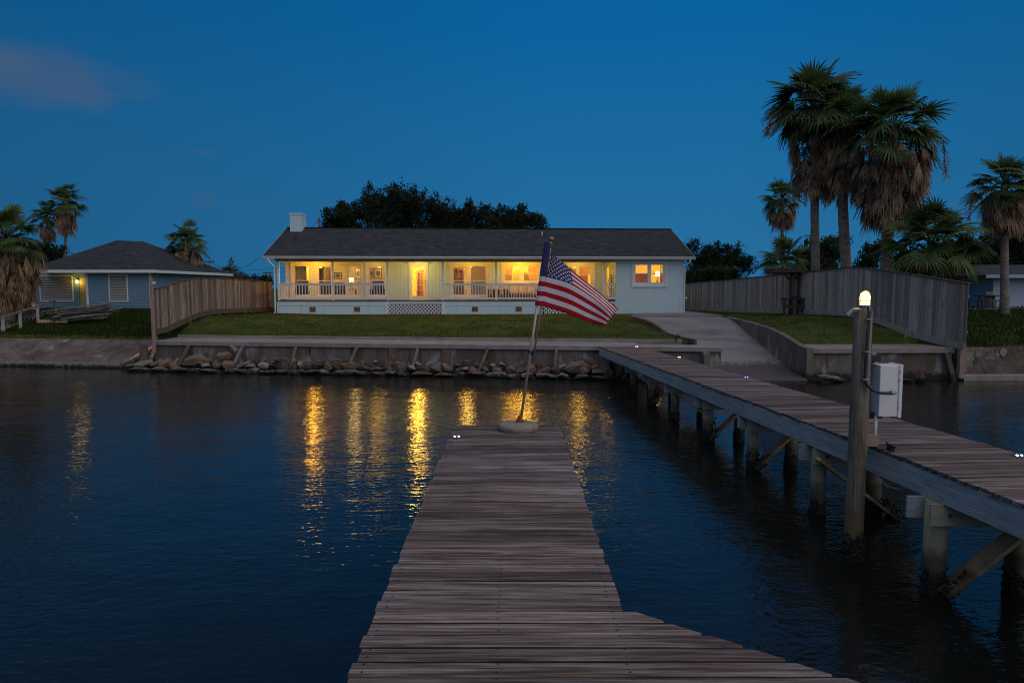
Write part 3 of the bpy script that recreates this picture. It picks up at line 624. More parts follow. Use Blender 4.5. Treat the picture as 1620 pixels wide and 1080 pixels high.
# ------------------------------------------------------------------ finger pier (foreground)
PZ = 1.4; PX0, PX1, PEND = -.845, .69, 9.86
pier = thing('finger_pier', 'weathered plank finger pier running from the foreground to the flag', 'pier', (0, 6, 0))
c_ = MB(); y = PEND; i = 0
while y > -1.2:
    wd = .130 + rnd(-.003, .003); g_ = rnd(.011, .019)
    y1 = y; y0 = y - wd
    def xr(yy): return PX1 if yy > 4.13 else PX1 + (4.13 - yy) * 1.34
    sh = rnd(.05, .95); jl, jr = rnd(-.012, .012), rnd(-.01, .01); dz = rnd(-.004, .003); tl = rnd(-.003, .003)
    xa, xb0, xb1 = PX0 + jl, min(xr(y0 + .07) + jr + (.0 if y0 > 4.1 else .09), 4.55 - .075 * 0), min(xr(y1 - .02) + jr, 4.55)
    n_ = 6; top = []
    vs = []
    for k in range(n_ + 1):
        t_ = k / n_; xx0 = lerp(xa, xb0, t_); xx1 = lerp(xa, xb1, t_); wv = .004 * mnoise.noise((xx0 * .8, y * 3, 2.2))
        vs += [(xx0, y0, PZ - .038), (xx0, y0, PZ - .008 + dz + wv), (xx0, y0 + .012, PZ + dz + wv), (xx1, y1 - .010, PZ + dz + tl + wv), (xx1, y1, PZ - .007 + dz + tl + wv), (xx1, y1, PZ - .038)]
    fs = []
    for k in range(n_):
        for q in range(6): fs.append((k * 6 + q, (k + 1) * 6 + q, (k + 1) * 6 + (q + 1) % 6, k * 6 + (q + 1) % 6))
    side = [f for i_, f in enumerate(fs) if i_ % 6 in (0, 4, 5)]; fs = [f for i_, f in enumerate(fs) if i_ % 6 in (1, 2, 3)]
    fs += [tuple(range(6)), tuple(n_ * 6 + q for q in range(6))[::-1]]
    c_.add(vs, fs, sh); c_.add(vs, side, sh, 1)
    y -= wd + g_; i += 1
yy = PEND - .07
while yy > 2.2:                                     # screw heads of the decking
    for xx in (PX0 + .06, -.08, PX1 - .07):
        for dd in (-.035, .035):
            c_.lathe([(.0055, 0), (.0055, .0025)], (xx + rnd(-.008, .008), yy + dd, PZ - .001), 6, .5, 2)
    yy -= .1455
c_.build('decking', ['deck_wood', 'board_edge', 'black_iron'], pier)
for x in (PX0 + .05, PX1 - .05, -.08):
    c_ = MB(); c_.box(x - .02, x + .02, -1, PEND - .02, 1.12, 1.358); c_.build('stringer', 'beam_wood', pier)
for y in (9.4, 6.9, 4.4, 1.9):
    for x in (PX0 + .2, PX1 - .2):
        c_ = MB(); c_.tube([(x, y, -1.5), (x, y, 1.11)], .11, 16); c_.build('piling', 'piling_wood', pier, smooth=True)

# ------------------------------------------------------------------ main dock
def dlx(y): return 3.36 + (25.6 - y) * .0735              # left edge
def dz(y): return 1.40 - .0128 * max(0, y - 8)            # falls slightly to the shore
DW = 1.50
dock = thing('dock', 'long plank dock on round pilings running from shore to the right edge', 'dock', (4.8, 14, 0))
dirv = Vector((-.0735, 1, 0)).normalized(); nrm = Vector((dirv.y, -dirv.x, 0))
c_ = MB(); s = 25.95
while s > .2:
    wd = .130; y0, y1 = s - wd, s; sh = rnd(.05, .95); jl, jr = rnd(-.014, .014), rnd(-.02, .02); q = rnd(-.004, .003)
    a = Vector((dlx(y0), y0, dz(y0))) + nrm * jl; b = Vector((dlx(y1), y1, dz(y1))) + nrm * jl
    vs = []
    for k in range(4):
        e = nrm * lerp(-.03, DW + jr, k / 3); wv = rnd(-.0015, .0015)
        vs += [a + e + Vector((0, 0, -.038)), a + e + Vector((0, 0, q + wv)), b + e + Vector((0, 0, q + wv)), b + e + Vector((0, 0, -.038))]
    fs = [(k * 4 + p, (k + 1) * 4 + p, (k + 1) * 4 + (p + 1) % 4, k * 4 + (p + 1) % 4) for k in range(3) for p in range(4)] 
    side = [f for i_, f in enumerate(fs) if i_ % 4 != 1]; fs = [f for i_, f in enumerate(fs) if i_ % 4 == 1] + [(0, 1, 2, 3), (15, 14, 13, 12)]
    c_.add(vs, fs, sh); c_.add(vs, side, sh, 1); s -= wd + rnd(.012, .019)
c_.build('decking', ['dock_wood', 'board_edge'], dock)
JN = [25.9, 21.2, 16.4, 12.6, 8.9, 4.4, .3]                     # fascia boards, jointed
for off in (0.0, DW - .02):
    for a, b in zip(JN, JN[1:]):
        c_ = MB(); A = Vector((dlx(a), a, dz(a) - .19)) + nrm * off; B = Vector((dlx(b), b, dz(b) - .19)) + nrm * off
        c_.bar(A - dirv * .004, B + dirv * .004, .045, .295, (0, 0, 1), rnd(.3, .7)); c_.build('fascia', 'beam_wood', dock, bevel=.004)
c_ = MB(); A = Vector((dlx(25.9), 25.9, dz(25.9) - .14)) + nrm * .72; B = Vector((dlx(.3), .3, dz(.3) - .14)) + nrm * .72; c_.bar(A, B, .045, .2); c_.build('stringer', 'beam_wood', dock)
piles = [(3.97, 24.87), (3.98, 22.2), (4.10, 19.85), (4.21, 17.45), (4.37, 15.05), (4.53, 12.65), (4.62, 10.1), (4.72, 7.42), (4.80, 4.9), (4.86, 2.4)]
def barn(c, r, hgt, n=26, seed=1):
    rr = random.Random(seed); bm = bmesh.new()
    mb = MB()
    for _ in range(n):
        a = rr.uniform(0, 6.28); z = rr.uniform(-.15, hgt); q = rr.uniform(.010, .030)
        mb.ball((c[0] + math.cos(a) * r, c[1] + math.sin(a) * r, -.15 + (z + .15) * rr.random() ** .5), q, 3, rr.random())
    bm.free(); return mb
for i, (x, y) in enumerate(piles):
    top = dz(y) - .345
    cap = [(y - .145, -.05, 'pale_wood'), (y + .145, -.20, 'beam_wood')]
    for (yy, ext, mt) in cap:
        c_ = MB(); c_.box(x - .13 + ext * .6, dlx(y) + DW + .1, yy - .02, yy + .02, top - .245, top, rnd(.3, .8)); c_.build('cap_beam', mt, dock, bevel=.004)
    for j, xx in enumerate((x, dlx(y) + DW - .56)):
        rr = .118 + rnd(-.01, .008)
        c_ = MB(); c_.tube([(xx + .01, y, -1.8), (xx, y, .3), (xx, y, top - .003)], [rr + .008, rr, rr - .006], 18)
        p = c_.build('piling', 'piling_wood', dock, smooth=False)
        for f in p.data.polygons: f.use_smooth = len(f.vertices) == 4
        bb = barn((xx, y), rr, .22 + .1 * (i % 3), 150, i * 7 + j).build('barnacles', 'barnacles', p, smooth=True); bb['kind'] = 'stuff'
    kind = ('/', '\\', '/', '\\', '/', '/', '\\', '/', '\\', '/')[i]
    xf = dlx(y) + DW - .5
    c_ = MB(); yy = y - .19
    if kind == '\\': c_.bar((x - .12, yy, top - .13), (xf + .25, yy, -.05), .045, .235, (0, 1, 0), rnd(.4, .8))
    else: c_.bar((x - .02, yy, .06), (xf + .1, yy, top - .05), .045, .235, (0, 1, 0), rnd(.3, .7))
    c_.v = c_.v
    c_.build('brace', 'brace_wood', dock, bevel=.004)
    mb = MB(); rr = random.Random(i)
    for _ in range(70):
        t_ = rr.uniform(0, .22); bx = lerp(xf + .2, x, t_) if kind == '\\' else lerp(x, xf, t_); mb.ball((bx + rr.uniform(-.05, .05), yy - .03 + rr.uniform(-.05, .08), .02 + t_ * 1.0 + rr.uniform(-.1, .1)), rr.uniform(.010, .028), 3)
    if y > 3: bb = mb.build('barnacle_clump', 'barnacles', dock, smooth=True); bb['kind'] = 'stuff'
    b_ = MB(); b_.bar((x + .04, y - .186, top - .12), (x + .04, y - .162, top - .12), .035, .035); b_.build('bolt', 'rust', dock)
# dangling hose under the dock
c_ = MB(); c_.tube([at(1389, 728, 8.6), at(1391, 750, 8.5), at(1402, 768, 8.3), at(1420, 774, 8.1), at(1446, 772, 7.9)], .016, 8); k = c_.build('hose', 'steel_grey', base=at(1389, 728, 8.6), smooth=True)
tag(k, 'pale hose looping under the dock behind the lamp post', 'hose')
# cleat
ct = onz(1409, 712, 1.4)
c_ = MB(); c_.box(-.03, .03, -.045, .045, 0, .045, M=Matrix.Translation(ct)); c_.tube([ct + Vector((-.02, -.13, .075)), ct + Vector((0, -.06, .055)), ct + Vector((0, .06, .055)), ct + Vector((.01, .13, .075))], [.009, .02, .02, .009], 8)
k = c_.build('dock_cleat', 'black_iron', base=ct, smooth=False, bevel=.006); tag(k, 'black iron cleat on the near edge of the dock beside the box', 'cleat')
# solar deck lights
def solar(px, py, z, led, label, two=True):
    p = onz(px, py, z + .002); e = thing('deck_light', label, 'deck light', p, 0, 'solar deck lights along the planks')
    c_ = MB(); c_.lathe([(.062, 0), (.060, .012), (.052, .022), (.040, .026)], (0, 0, 0), 20); c_.build('housing', 'lens_plastic', e, local=True, smooth=True)
    c_ = MB()
    for dx in ((-.026, .026) if two else (0,)): c_.box(dx - .010, dx + .010, -.046, -.026, .018, .0315)
    c_.build('led', led, e, local=True, bevel=.003); return e
solar(723, 692, 1.4, 'led_white', 'white glowing deck light on the corner of the finger pier', True)
solar(1007, 549, 1.17, 'led_white', 'white glowing deck light nearest the shore on the long dock')
solar(1074, 566, 1.245, 'led_white', 'white glowing deck light second from shore on the long dock')
solar(1180, 598, 1.31, 'led_blue', 'blue glowing deck light halfway along the long dock')
solar(1609, 722, 1.395, 'led_white', 'white glowing deck light on the dock at the right picture edge')

# ------------------------------------------------------------------ lamp post with box
PXc, PYc = 4.30, 8.37; ZT = at(1360, 492, PYc).z
gp = thing('mooring_post', 'tall round grey timber mooring post carrying the lit amber lamp', 'post', (PXc, PYc, 0))
c_ = MB(); c_.tube([(PXc - .01, PYc, -1.8), (PXc - .008, PYc, 0), (PXc, PYc, 1.2), (PXc + .004, PYc, 2.4), (PXc + .006, PYc, ZT)], [.118, .114, .108, .104, .100], 24)
p = c_.build('pile', 'post_wood', gp)
for f in p.data.polygons: f.use_smooth = len(f.vertices) == 4
bb = barn((PXc - .01, PYc), .12, .40, 260, 77).build('barnacles', 'barnacles', gp, smooth=True); bb['kind'] = 'stuff'
c_ = MB(); c_.box(PXc + .10, PXc + .145, PYc + .03, PYc + .075, 1.35, ZT - .0); c_.build('batten', 'post_wood', gp, bevel=.004)
lm = thing('post_lamp', 'lit amber jelly-jar lamp with wire cage on top of the post', 'lamp', (PXc, PYc, ZT))
lc = Vector((PXc + .012, PYc - .02, 0)); zb = at(1366, 484, PYc).z; zt_ = at(1366, 459.5, PYc).z
c_ = MB(); c_.lathe([(.062, ZT), (.062, ZT + .02), (.055, ZT + .025), (.055, zb), (.066, zb + .002), (.066, zb + .012)], lc, 20); c_.build('base', 'steel_grey', lm, smooth=False)
c_ = MB(); H = zt_ - zb - .012; c_.lathe([(.050, zb + .012), (.052, zb + .03), (.052, zb + H * .62), (.046, zb + H * .8), (.030, zb + H * .94), (.006, zb + H)], lc, 20); c_.build('globe', 'lamp_glow', lm, smooth=True)
c_ = MB()
for k in range(6):
    a = k * math.pi / 3 + .2
    pts = [(lc.x + math.cos(a) * r, lc.y + math.sin(a) * r, z) for r, z in ((.064, zb + .01), (.064, zb + H * .62), (.056, zb + H * .85), (.034, zb + H * 1.0), (.004, zb + H * 1.06))]
    c_.tube(pts, .004, 6)
c_.tube([(lc.x + math.cos(t_ * .3927) * .065, lc.y + math.sin(t_ * .3927) * .065, zb + H * .35) for t_ in range(17)], .004, 6)
c_.build('cage', 'steel_grey', lm, smooth=True)
point_light('post_lamp_light', (lc.x, lc.y, (zb + zt_) / 2), 20, (1, .42, .07), .03)
c_ = MB(); c_.tube([lc + Vector((-.05, -.02, ZT + .012)), at(1356, 489, PYc - .04), at(1349, 489.5, PYc - .04)], .017, 10); c_.tube([at(1349.5, 488.5, PYc - .04), at(1340, 499, PYc - .04)], [.020, .026], 12)
c_.build('photocell_arm', 'steel_grey', lm, smooth=False)
cd_ = thing('conduit', 'grey electrical conduit running down the lamp post into the box', 'conduit', (PXc + .06, PYc - .14, ZT))
yc = PYc - .145
pth = [at(1371, 486.5, PYc - .05), at(1376, 488, PYc - .09), at(1376.5, 494, yc + .02), at(1373.5, 520, yc), at(1371, 560, yc), at(1368.5, 600, yc), at(1371.5, 609, yc), at(1381, 617, yc), at(1394, 621.5, yc), at(1409, 622, yc + .05)]
c_ = MB(); c_.tube(pth, [.020] * 10, 10); c_.build('pipe', 'conduit_grey', cd_, smooth=True)
for (px, py) in ((1374.5, 505), (1371.3, 556), (1368.8, 600)):
    q = at(px, py, yc); c_ = MB(); c_.box(q.x - .034, q.x + .034, q.y - .024, q.y + .03, q.z - .008, q.z + .008); c_.build('clip', 'steel_grey', cd_, bevel=.002)
q = at(1411, 621.5, yc + .06); c_ = MB(); c_.tube([q + Vector((-.02, 0, 0)), q + Vector((.035, .02, 0))], [.028, .028], 12); c_.ball(q + Vector((.05, .03, 0)), .026, 6); c_.build('fitting', 'steel_grey', cd_)
# box
bx = thing('electrical_box', 'white metal electrical box on a short timber stand beside the lamp post', 'electrical box', (4.68, 8.6, 1.4))
Y0, Y1 = 8.44, 8.68; xa, xb = at(1391.5, 617, Y0).x, at(1421, 617, Y0).x; za, zc = at(1400, 659, Y0).z, at(1400, 578, Y0).z
c_ = MB(); c_.box(xa, xb, Y0, Y1, za, zc); c_.build('case', 'box_white', bx, bevel=.008)
c_ = MB(); c_.box(xb + .002, xb + .048, Y0 - .012, Y1 + .012, za - .014, zc + .012); d_ = c_.build('lid', 'box_white', bx, bevel=.008)
c_ = MB()
for z in (za + .1, za + .45, za + .55): c_.box(xb + .0, xb + .012, Y0 - .02, Y0 - .013, z, z + .03)
c_.build('latch', 'box_rust', d_)
sx = xa - .02
c_ = MB(); c_.box(sx - .09, sx, Y1 - .05, Y1 + .05, 1.4, at(1386, 557, Y1).z); c_.build('stand_post', 'dark_wood', bx, bevel=.006)
c_ = MB(); zq = at(1386, 664, Y0).z; c_.box(PXc + .11, xa + .10, Y1 - .15, Y1 - .056, zq, zq + .08); zq = at(1386, 566, Y0).z; c_.box(PXc + .11, xa + .05, Y1 - .15, Y1 - .056, zq - .06, zq + .02); c_.build('bracket', 'dark_wood', bx, bevel=.004)
c_ = MB(); c_.tube([(xa + .01, Y0 + .08, 1.43), (xa + .01, Y0 + .08, za - .002)], .021, 12); c_.build('pipe', 'pvc_white', bx, smooth=True)
c_ = MB(); c_.box(PXc + .12, xa + .035, Y0 + .02, Y0 + .11, 1.405, 1.405 + .15); c_.build('foot_block', 'post_timber', bx, bevel=.006)

# ------------------------------------------------------------------ flag, pole and base
FY = 9.52
fb = onz(820.5, 683, 1.4); fb.y = FY
bs = thing('concrete_weight', 'round concrete weight holding the flag pole at the pier end', 'weight', fb)
c_ = MB(); c_.lathe([(.270, .0), (.282, .008), (.286, .06), (.276, .080), (.245, .094), (.15, .108), (.05, .116)], fb, 44); c_.build('disc', 'base_concrete', bs, smooth=True)
c_ = MB(); c_.lathe([(.062, .12), (.055, .15), (.036, .158), (.034, .20)], fb + Vector((.02, 0, 0)), 16); c_.build('socket', 'rust', bs)
pl = thing('flag_pole', 'leaning pale metal flag pole strapped from two tubes', 'flag pole', fb)
A0, A1 = at(823.5, 668, FY), at(858, 425, FY)
c_ = MB(); c_.tube([A0 - (A1 - A0) * .04, A1], .019, 14); c_.build('lower_tube', 'pole_metal', pl, smooth=True)
B0, B1 = at(841.5, 571, FY - .0), at(870.3, 392, FY)
c_ = MB(); c_.tube([B0 + Vector((.016, .028, 0)), B1 + Vector((.0, .0, 0))], .0145, 14); c_.build('upper_tube', 'pole_metal', pl, smooth=True)
c_ = MB(); dd = (B1 - B0).normalized(); T0 = at(870.5, 390, FY)
c_.tube([T0 + dd * k for k in (0, .01, .03, .035, .05, .058, .07)], [.022, .024, .022, .03, .028, .016, .014], 14); c_.ball(T0 + dd * .105, .034, 10); c_.build('finial', 'finial', pl, smooth=True)
c_ = MB(); q = at(839.8, 557.5, FY); c_.tube([q + Vector((-.012, 0, -.006)) - dd * .008, q + Vector((.012, .01, 0)) + dd * .008], .037, 12); c_.build('strap', 'black_iron', pl)
fl = thing('flag', 'american flag flying to the right from the leaning pole', 'flag', at(865, 400, FY))
NU, NV = 60, 13 * 3
def bez(pts, t):                      # catmull-rom through points
    t = min(t, 1.0); n_ = len(pts) - 1; f = min(t * n_, n_ - 1e-6); i = int(f); f -= i
    p = [Vector(pts[max(0, min(n_, i + k))]) for k in (-1, 0, 1, 2)]
    return .5 * ((2 * p[1]) + (p[2] - p[0]) * f + (2 * p[0] - 5 * p[1] + 4 * p[2] - p[3]) * f * f + (3 * p[1] - p[0] - 3 * p[2] + p[3]) * f ** 3)
EB = [(857, 483), (892, 494.5), (928, 507), (958.5, 517.5)]
EC = [(864.5, 438), (900, 449), (936, 470), (969, 500)]
ET = [(873, 402), (895, 418.5), (934, 451.5), (979, 489)]
def flagpt(u, v):
    b, c, t = bez(EB, u), bez(EC, u), bez(ET, u)
    w0 = 6 / 13
    if v < w0: k = v / w0; p = b.lerp(c, k)
    else: k = (v - w0) / (1 - w0); p = c.lerp(t, k)
    y = FY - .02 + .62 * u + .16 * max(0, v - w0) / (1 - w0) * min(1, u * 3) + .055 * math.sin(u * 11 + v * 2.2) * u ** .6 + .02 * math.sin(u * 23 - v * 3) * u
    up = 2.6 * math.sin(u * 11 + v * 2.2 + .5) * u * (1 - .4 * v)
    return at(p.x, p.y + up * .5, y)
c_ = MB()
for j in range(NV + 1):
    for i in range(NU + 1):
        u, v = i / NU, j / NV
        if u > .93: u = min(1.03, u + (.022 * math.sin(v * 40) + .020 * math.sin(v * 93) + .012 * math.sin(v * 171)) * (u - .93) / .07)
        c_.v.append(flagpt(u, v))
for j in range(NV):
    for i in range(NU):
        st = j * 13 // NV; blue = st >= 6 and (i + .5) / NU < .40
        c_.f.append([j * (NU + 1) + i, j * (NU + 1) + i + 1, (j + 1) * (NU + 1) + i + 1, (j + 1) * (NU + 1) + i]); c_.sh.append(.5); c_.mi.append(2 if blue else (0 if st % 2 == 0 else 1))
def star(u, v, sgn):
    e = .002; p0 = flagpt(u, v); du = (flagpt(u + .01, v) - p0) / .01; dv = (flagpt(u, v + .01) - p0) / .01; nn = du.cross(dv).normalized() * .004 * sgn
    vs = []
    for k in range(10):
        a = math.pi / 2 + k * math.pi / 5; r = (.031 if k % 2 == 0 else .0122)
        vs.append(flagpt(u + math.cos(a) * r / 1.65, v + math.sin(a) * r / .87) + nn)
    c_.add([p0 + nn] + vs, [(0, 1 + k, 1 + (k + 1) % 10) for k in range(10)], .5, 1)
for rw in range(9):
    for cl in range(11):
        if (rw + cl) % 2 == 0:
            for sg in (-1, 1): star(.4 * (cl + 1) / 12, 1 - (7 / 13) * (rw + 1) / 10, sg)
fo = c_.build('cloth', ['flag_red', 'flag_white', 'flag_blue'], fl, smooth=True)
so_ = fo.modifiers.new('thick', 'SOLIDIFY'); so_.thickness = .0012; so_.offset = 0
c_ = MB(); S0, S1 = at(852.2, 483.5, FY), at(867, 383, FY)
ax = (S1 - S0)
NS = 13 * 2
for j in range(NS + 1):
    p = S0 + ax * (j / NS); wdt = lerp(.052, .048, j / NS)
    for k in range(16):
        a = 2 * math.pi * k / 16; c_.v.append(p + Vector((math.cos(a) * wdt, math.sin(a) * .034, -math.cos(a) * wdt * .13)) * (1 + .06 * math.sin(j * .9 + k)))
for j in range(NS):
    st = j * 13 // NS
    for k in range(16):
        c_.f.append([j * 16 + k, j * 16 + (k + 1) % 16, (j + 1) * 16 + (k + 1) % 16, (j + 1) * 16 + k]); c_.sh.append(.5); c_.mi.append(2 if st >= 6 else (0 if st % 2 == 0 else 1))
c_.build('sleeve', ['flag_red', 'flag_white', 'flag_blue'], fl, smooth=True)

# ------------------------------------------------------------------ fences
def fence(label, P, xf, woods, side, post_every=2.4, kick=True):
    """P: rows (y, top, bottom)"""
    y0, y1 = P[0][0], P[-1][0]
    TT = [(p[0], p[1]) for p in P]; BB = [(p[0], p[2]) for p in P]
    e = thing('wood_fence', label, 'fence', (xf(y0), y0, tab(BB, y0)))
    c_ = MB(); y = y0
    while y < y1 - .1:
        wd = .138; yb = min(y + wd, y1); x0, x1 = xf(y), xf(yb); zt, zb_ = tab(TT, (y + yb) / 2) - .05, tab(BB, (y + yb) / 2) + (.16 if kick else 0); o_ = rnd(-.006, .006)
        A = Vector((x0, y, zb_)); B = Vector((x1, yb, zb_)); d = (B - A).normalized(); nn = Vector((d.y, -d.x, 0)) * side
        vs = [A + nn * o_, B + nn * o_, B + nn * (o_ - .02), A + nn * (o_ - .02)]; vs += [v_ + Vector((0, 0, zt - zb_)) for v_ in vs]
        c_.add(vs, [(0, 1, 5, 4), (1, 2, 6, 5), (2, 3, 7, 6), (3, 0, 4, 7), (4, 5, 6, 7)], rnd(0, 1)); y = yb + rnd(.003, .007)
    c_.build('pickets', woods[0], e)
    def run(z_of, w_, h_, off, mt, nm, step=.8):
        c_ = MB(); L = []; y = y0
        while True:
            x = xf(y); d = Vector((xf(y + .1) - x, .1, 0)).normalized(); nn = Vector((d.y, -d.x, 0)) * side; q = Vector((x, y, z_of(y))) + nn * off
            L.append([q + nn * w_ / 2 + Vector((0, 0, -h_ / 2)), q + nn * w_ / 2 + Vector((0, 0, h_ / 2)), q - nn * w_ / 2 + Vector((0, 0, h_ / 2)), q - nn * w_ / 2 + Vector((0, 0, -h_ / 2)), q + nn * w_ / 2 + Vector((0, 0, -h_ / 2))])
            if y >= y1: break
            y = min(y + step, y1)
        quadstrip(c_, L); c_.quad(*L[0][:4]); c_.quad(*L[-1][:4]); c_.build(nm, mt, e)
    run(lambda y: tab(TT, y) - .02, .13, .04, -.02, 'fence_cap', 'cap_rail')
    if kick: run(lambda y: tab(BB, y) + .06, .045, .23, .02, woods[1], 'kickboard')
    for z in (.25, .8): run(lambda y: lerp(tab(BB, y), tab(TT, y), z), .04, .09, -.045, woods[0], 'rail')
    y = y0 + .3
    while y < y1:
        x = xf(y); c_ = MB(); c_.box(x - side * .1 - .045, x - side * .1 + .045, y - .045, y + .045, tab(BB, y) - .4, tab(TT, y) - .06); c_.build('fence_post', woods[0], e); y += post_every
    return e
def lrow(px, pt, pb, K, c0):
    y = K / (c0 - (px - 810) / F) if c0 < .2 else K / ((px - 810) / F + c0); return (y, at(px, pt, y).z, at(px, pb, y).z)
PL = [lrow(p, t_, b_, 19.38, .1456) for p, t_, b_ in ((241.5, 456.7, 527), (256, 454, 526), (267, 451.7, 521.5), (283, 444.5, 513.5), (307, 440.2, 502.5), (320, 439, 498), (345, 439.2, 494), (380, 441, 492.5), (432, 445.5, 491))]
fence('weathered brown wood privacy fence along the left of the lawn', PL, lfx, ('fence_wood', 'fence_cap'), 1)
PR = [lrow(p, t_, b_, 23.416, .28) for p, t_, b_ in ((1530, 447.5, 551), (1500, 442.5, 545), (1447, 434, 532), (1420, 430, 521), (1384, 425, 508), (1350, 421.3, 499), (1310, 425, 496), (1270, 429.5, 494.5), (1233, 434, 493.5), (1200, 437, 493), (1150, 442, 492.5), (1083, 448, 491.5), (1078, 448, 491.5))]
fence('grey weathered wood privacy fence along the right of the lot', PR, rfx, ('fence_wood_grey', 'fence_wood_grey'), -1)
for nm, (px, pt, pb), y, lb in (('fence_post', (239.3, 440, 558), 28.55, 'tall slim rust-stained post ending the left fence at the seawall'), ('fence_post', (1526.5, 447, 598), 24.95, 'square timber post ending the right fence at the seawall')):
    a, b_ = at(px, pt, y), at(px, pb, y); hw = .055 if px < 800 else .085
    c_ = MB(); c_.box(a.x - hw, a.x + hw, y - hw, y + hw, b_.z, a.z); k = c_.build('end_post', 'post_timber', base=(a.x, y, b_.z), bevel=.008); tag(k, lb, 'post')
p = at(242.5, 447, 28.4); c_ = MB(); c_.box(p.x - .02, p.x + .1, p.y - .1, p.y, p.z - .05, p.z + .03); c_.tube([p + Vector((.05, -.1, 0)), p + Vector((.08, -.22, -.05))], [.03, .05], 10); k = c_.build('security_light', 'fixture_white', base=p); tag(k, 'small white floodlight on the tall left fence post', 'light')

# ------------------------------------------------------------------ main house
HA = R(2.5); H0 = Vector((at(758, 490, 38).x, 38, 1.95))
house = thing('house', 'long single-storey pale mint house with lit porch and dark shingle roof', 'house', H0, HA)
ca, sa = math.cos(HA), math.sin(HA)
def toL(v): d = v - H0; return Vector((d.x * ca + d.y * sa, -d.x * sa + d.y * ca, d.z))
CL = toL(Vector((0, 0, CZ)))
def hl(px, py, ly):
    r = ray(px, py); d = Vector((r.x * ca + r.y * sa, -r.x * sa + r.y * ca, r.z)); t_ = (ly - CL.y) / d.y; return CL + d * t_
def hx(px, ly, py=450): return hl(px, py, ly).x
def hz(py, ly, px=758): return hl(px, py, ly).z
PY = 1.9                                                   # porch depth
XL, XW, XR = hx(437, 0), hx(974, 0), hx(1081, 0)
ZF, ZC = .755, 2.99                                        # floor, porch ceiling
D2 = 9.2
def hb(mb, nm, mt, parent=house, **k): return mb.build(nm, mt, parent, local=True, **k)
wins = []                                                  # (frame rect, panes, kind)
def rect(px0, py0, px1, py1, ly): return (hx(px0, ly), hx(px1, ly), hz(py1, ly), hz(py0, ly))
LYW = PY
WN = [('left', (460.5, 415.5, 494, 469.5), [(466.5, 421.5, 489, 466)]), ('mid', (499.7, 415.5, 573.6, 469.5), [(505, 422, 523.5, 466), (528.8, 422, 546, 466), (552, 422, 569.4, 466)]),
      ('sgl', (579.3, 415.5, 611.3, 469.5), [(584.8, 422, 608.3, 466)]), ('dbl', (712, 415.5, 775.5, 469.5), [(717.4, 421.6, 740.3, 466), (745.3, 421.6, 768.3, 466)]),
      ('kit', (793.5, 415.5, 855, 448), [(798.6, 421.3, 821.4, 443.7), (826.8, 421.3, 850.3, 443.7)]), ('flg', (895, 415.5, 941.3, 453.7), [(900.5, 422, 911, 448.5), (916.3, 422, 934.2, 448.5)])]
holes = [rect(*fr, LYW) for _, fr, _ in WN]
DR = rect(647.5, 416.5, 676.8, 475.6, LYW); DR = (DR[0], DR[1], ZF, DR[3]); holes.append(DR)
D2R = rect(956.5, 417, 967.2, 475.6, LYW); D2R = (D2R[0], D2R[1], ZF, D2R[3]); holes.append(D2R)
XPW = hx(452.5, PY)
c_ = MB(); c_.wall(XPW, XW + .02, ZF, ZC + .02, PY, PY + .14, holes); hb(c_, 'porch_wall', 'siding_mint')
# wing
WW = rect(1000, 413.3, 1053.5, 452.3, 0)
c_ = MB(); c_.wall(XW, XR, -.1, 3.05, 0, .14, [WW]); hb(c_, 'wing_wall', 'siding_mint')
c_ = MB(); c_.box(XW, XW + .14, .142, PY - .002, ZF, 3.05); c_.box(XW, XW + .14, .142, PY, -.1, ZF - .002); hb(c_, 'wing_side_wall', 'siding_mint')
# other outer walls
c_ = MB(); c_.box(XPW, XPW + .14, PY + .142, D2, -.1, 3.05); c_.box(XR - .14, XR, .142, D2, -.1, 3.05); c_.box(XPW, XR, D2 + .002, D2 + .14, -.1, 3.05)
ridge_y, ZR = 4.45, hz(361.5, 4.45)
for x in (XPW, XR - .14):
    c_.add([(x, PY if x < 0 else 0, 3.052), (x, D2, 3.052), (x, ridge_y, ZR - .2), (x + .14, PY if x < 0 else 0, 3.052), (x + .14, D2, 3.052), (x + .14, ridge_y, ZR - .2)], [(0, 1, 2), (3, 5, 4), (0, 3, 4, 1), (1, 4, 5, 2), (2, 5, 3, 0)])
hb(c_, 'outer_wall', 'siding_mint')
# corner boards
for x in (XW - .004, XR - .085): c_ = MB(); c_.box(x, x + .09, -.018, -.002, -.05, 3.04); hb(c_, 'corner_board', 'skirt_mint')
c_ = MB(); c_.box(XPW - .02, XPW + .075, PY - .02, PY - .003, ZF, ZC); hb(c_, 'corner_board', 'skirt_mint')
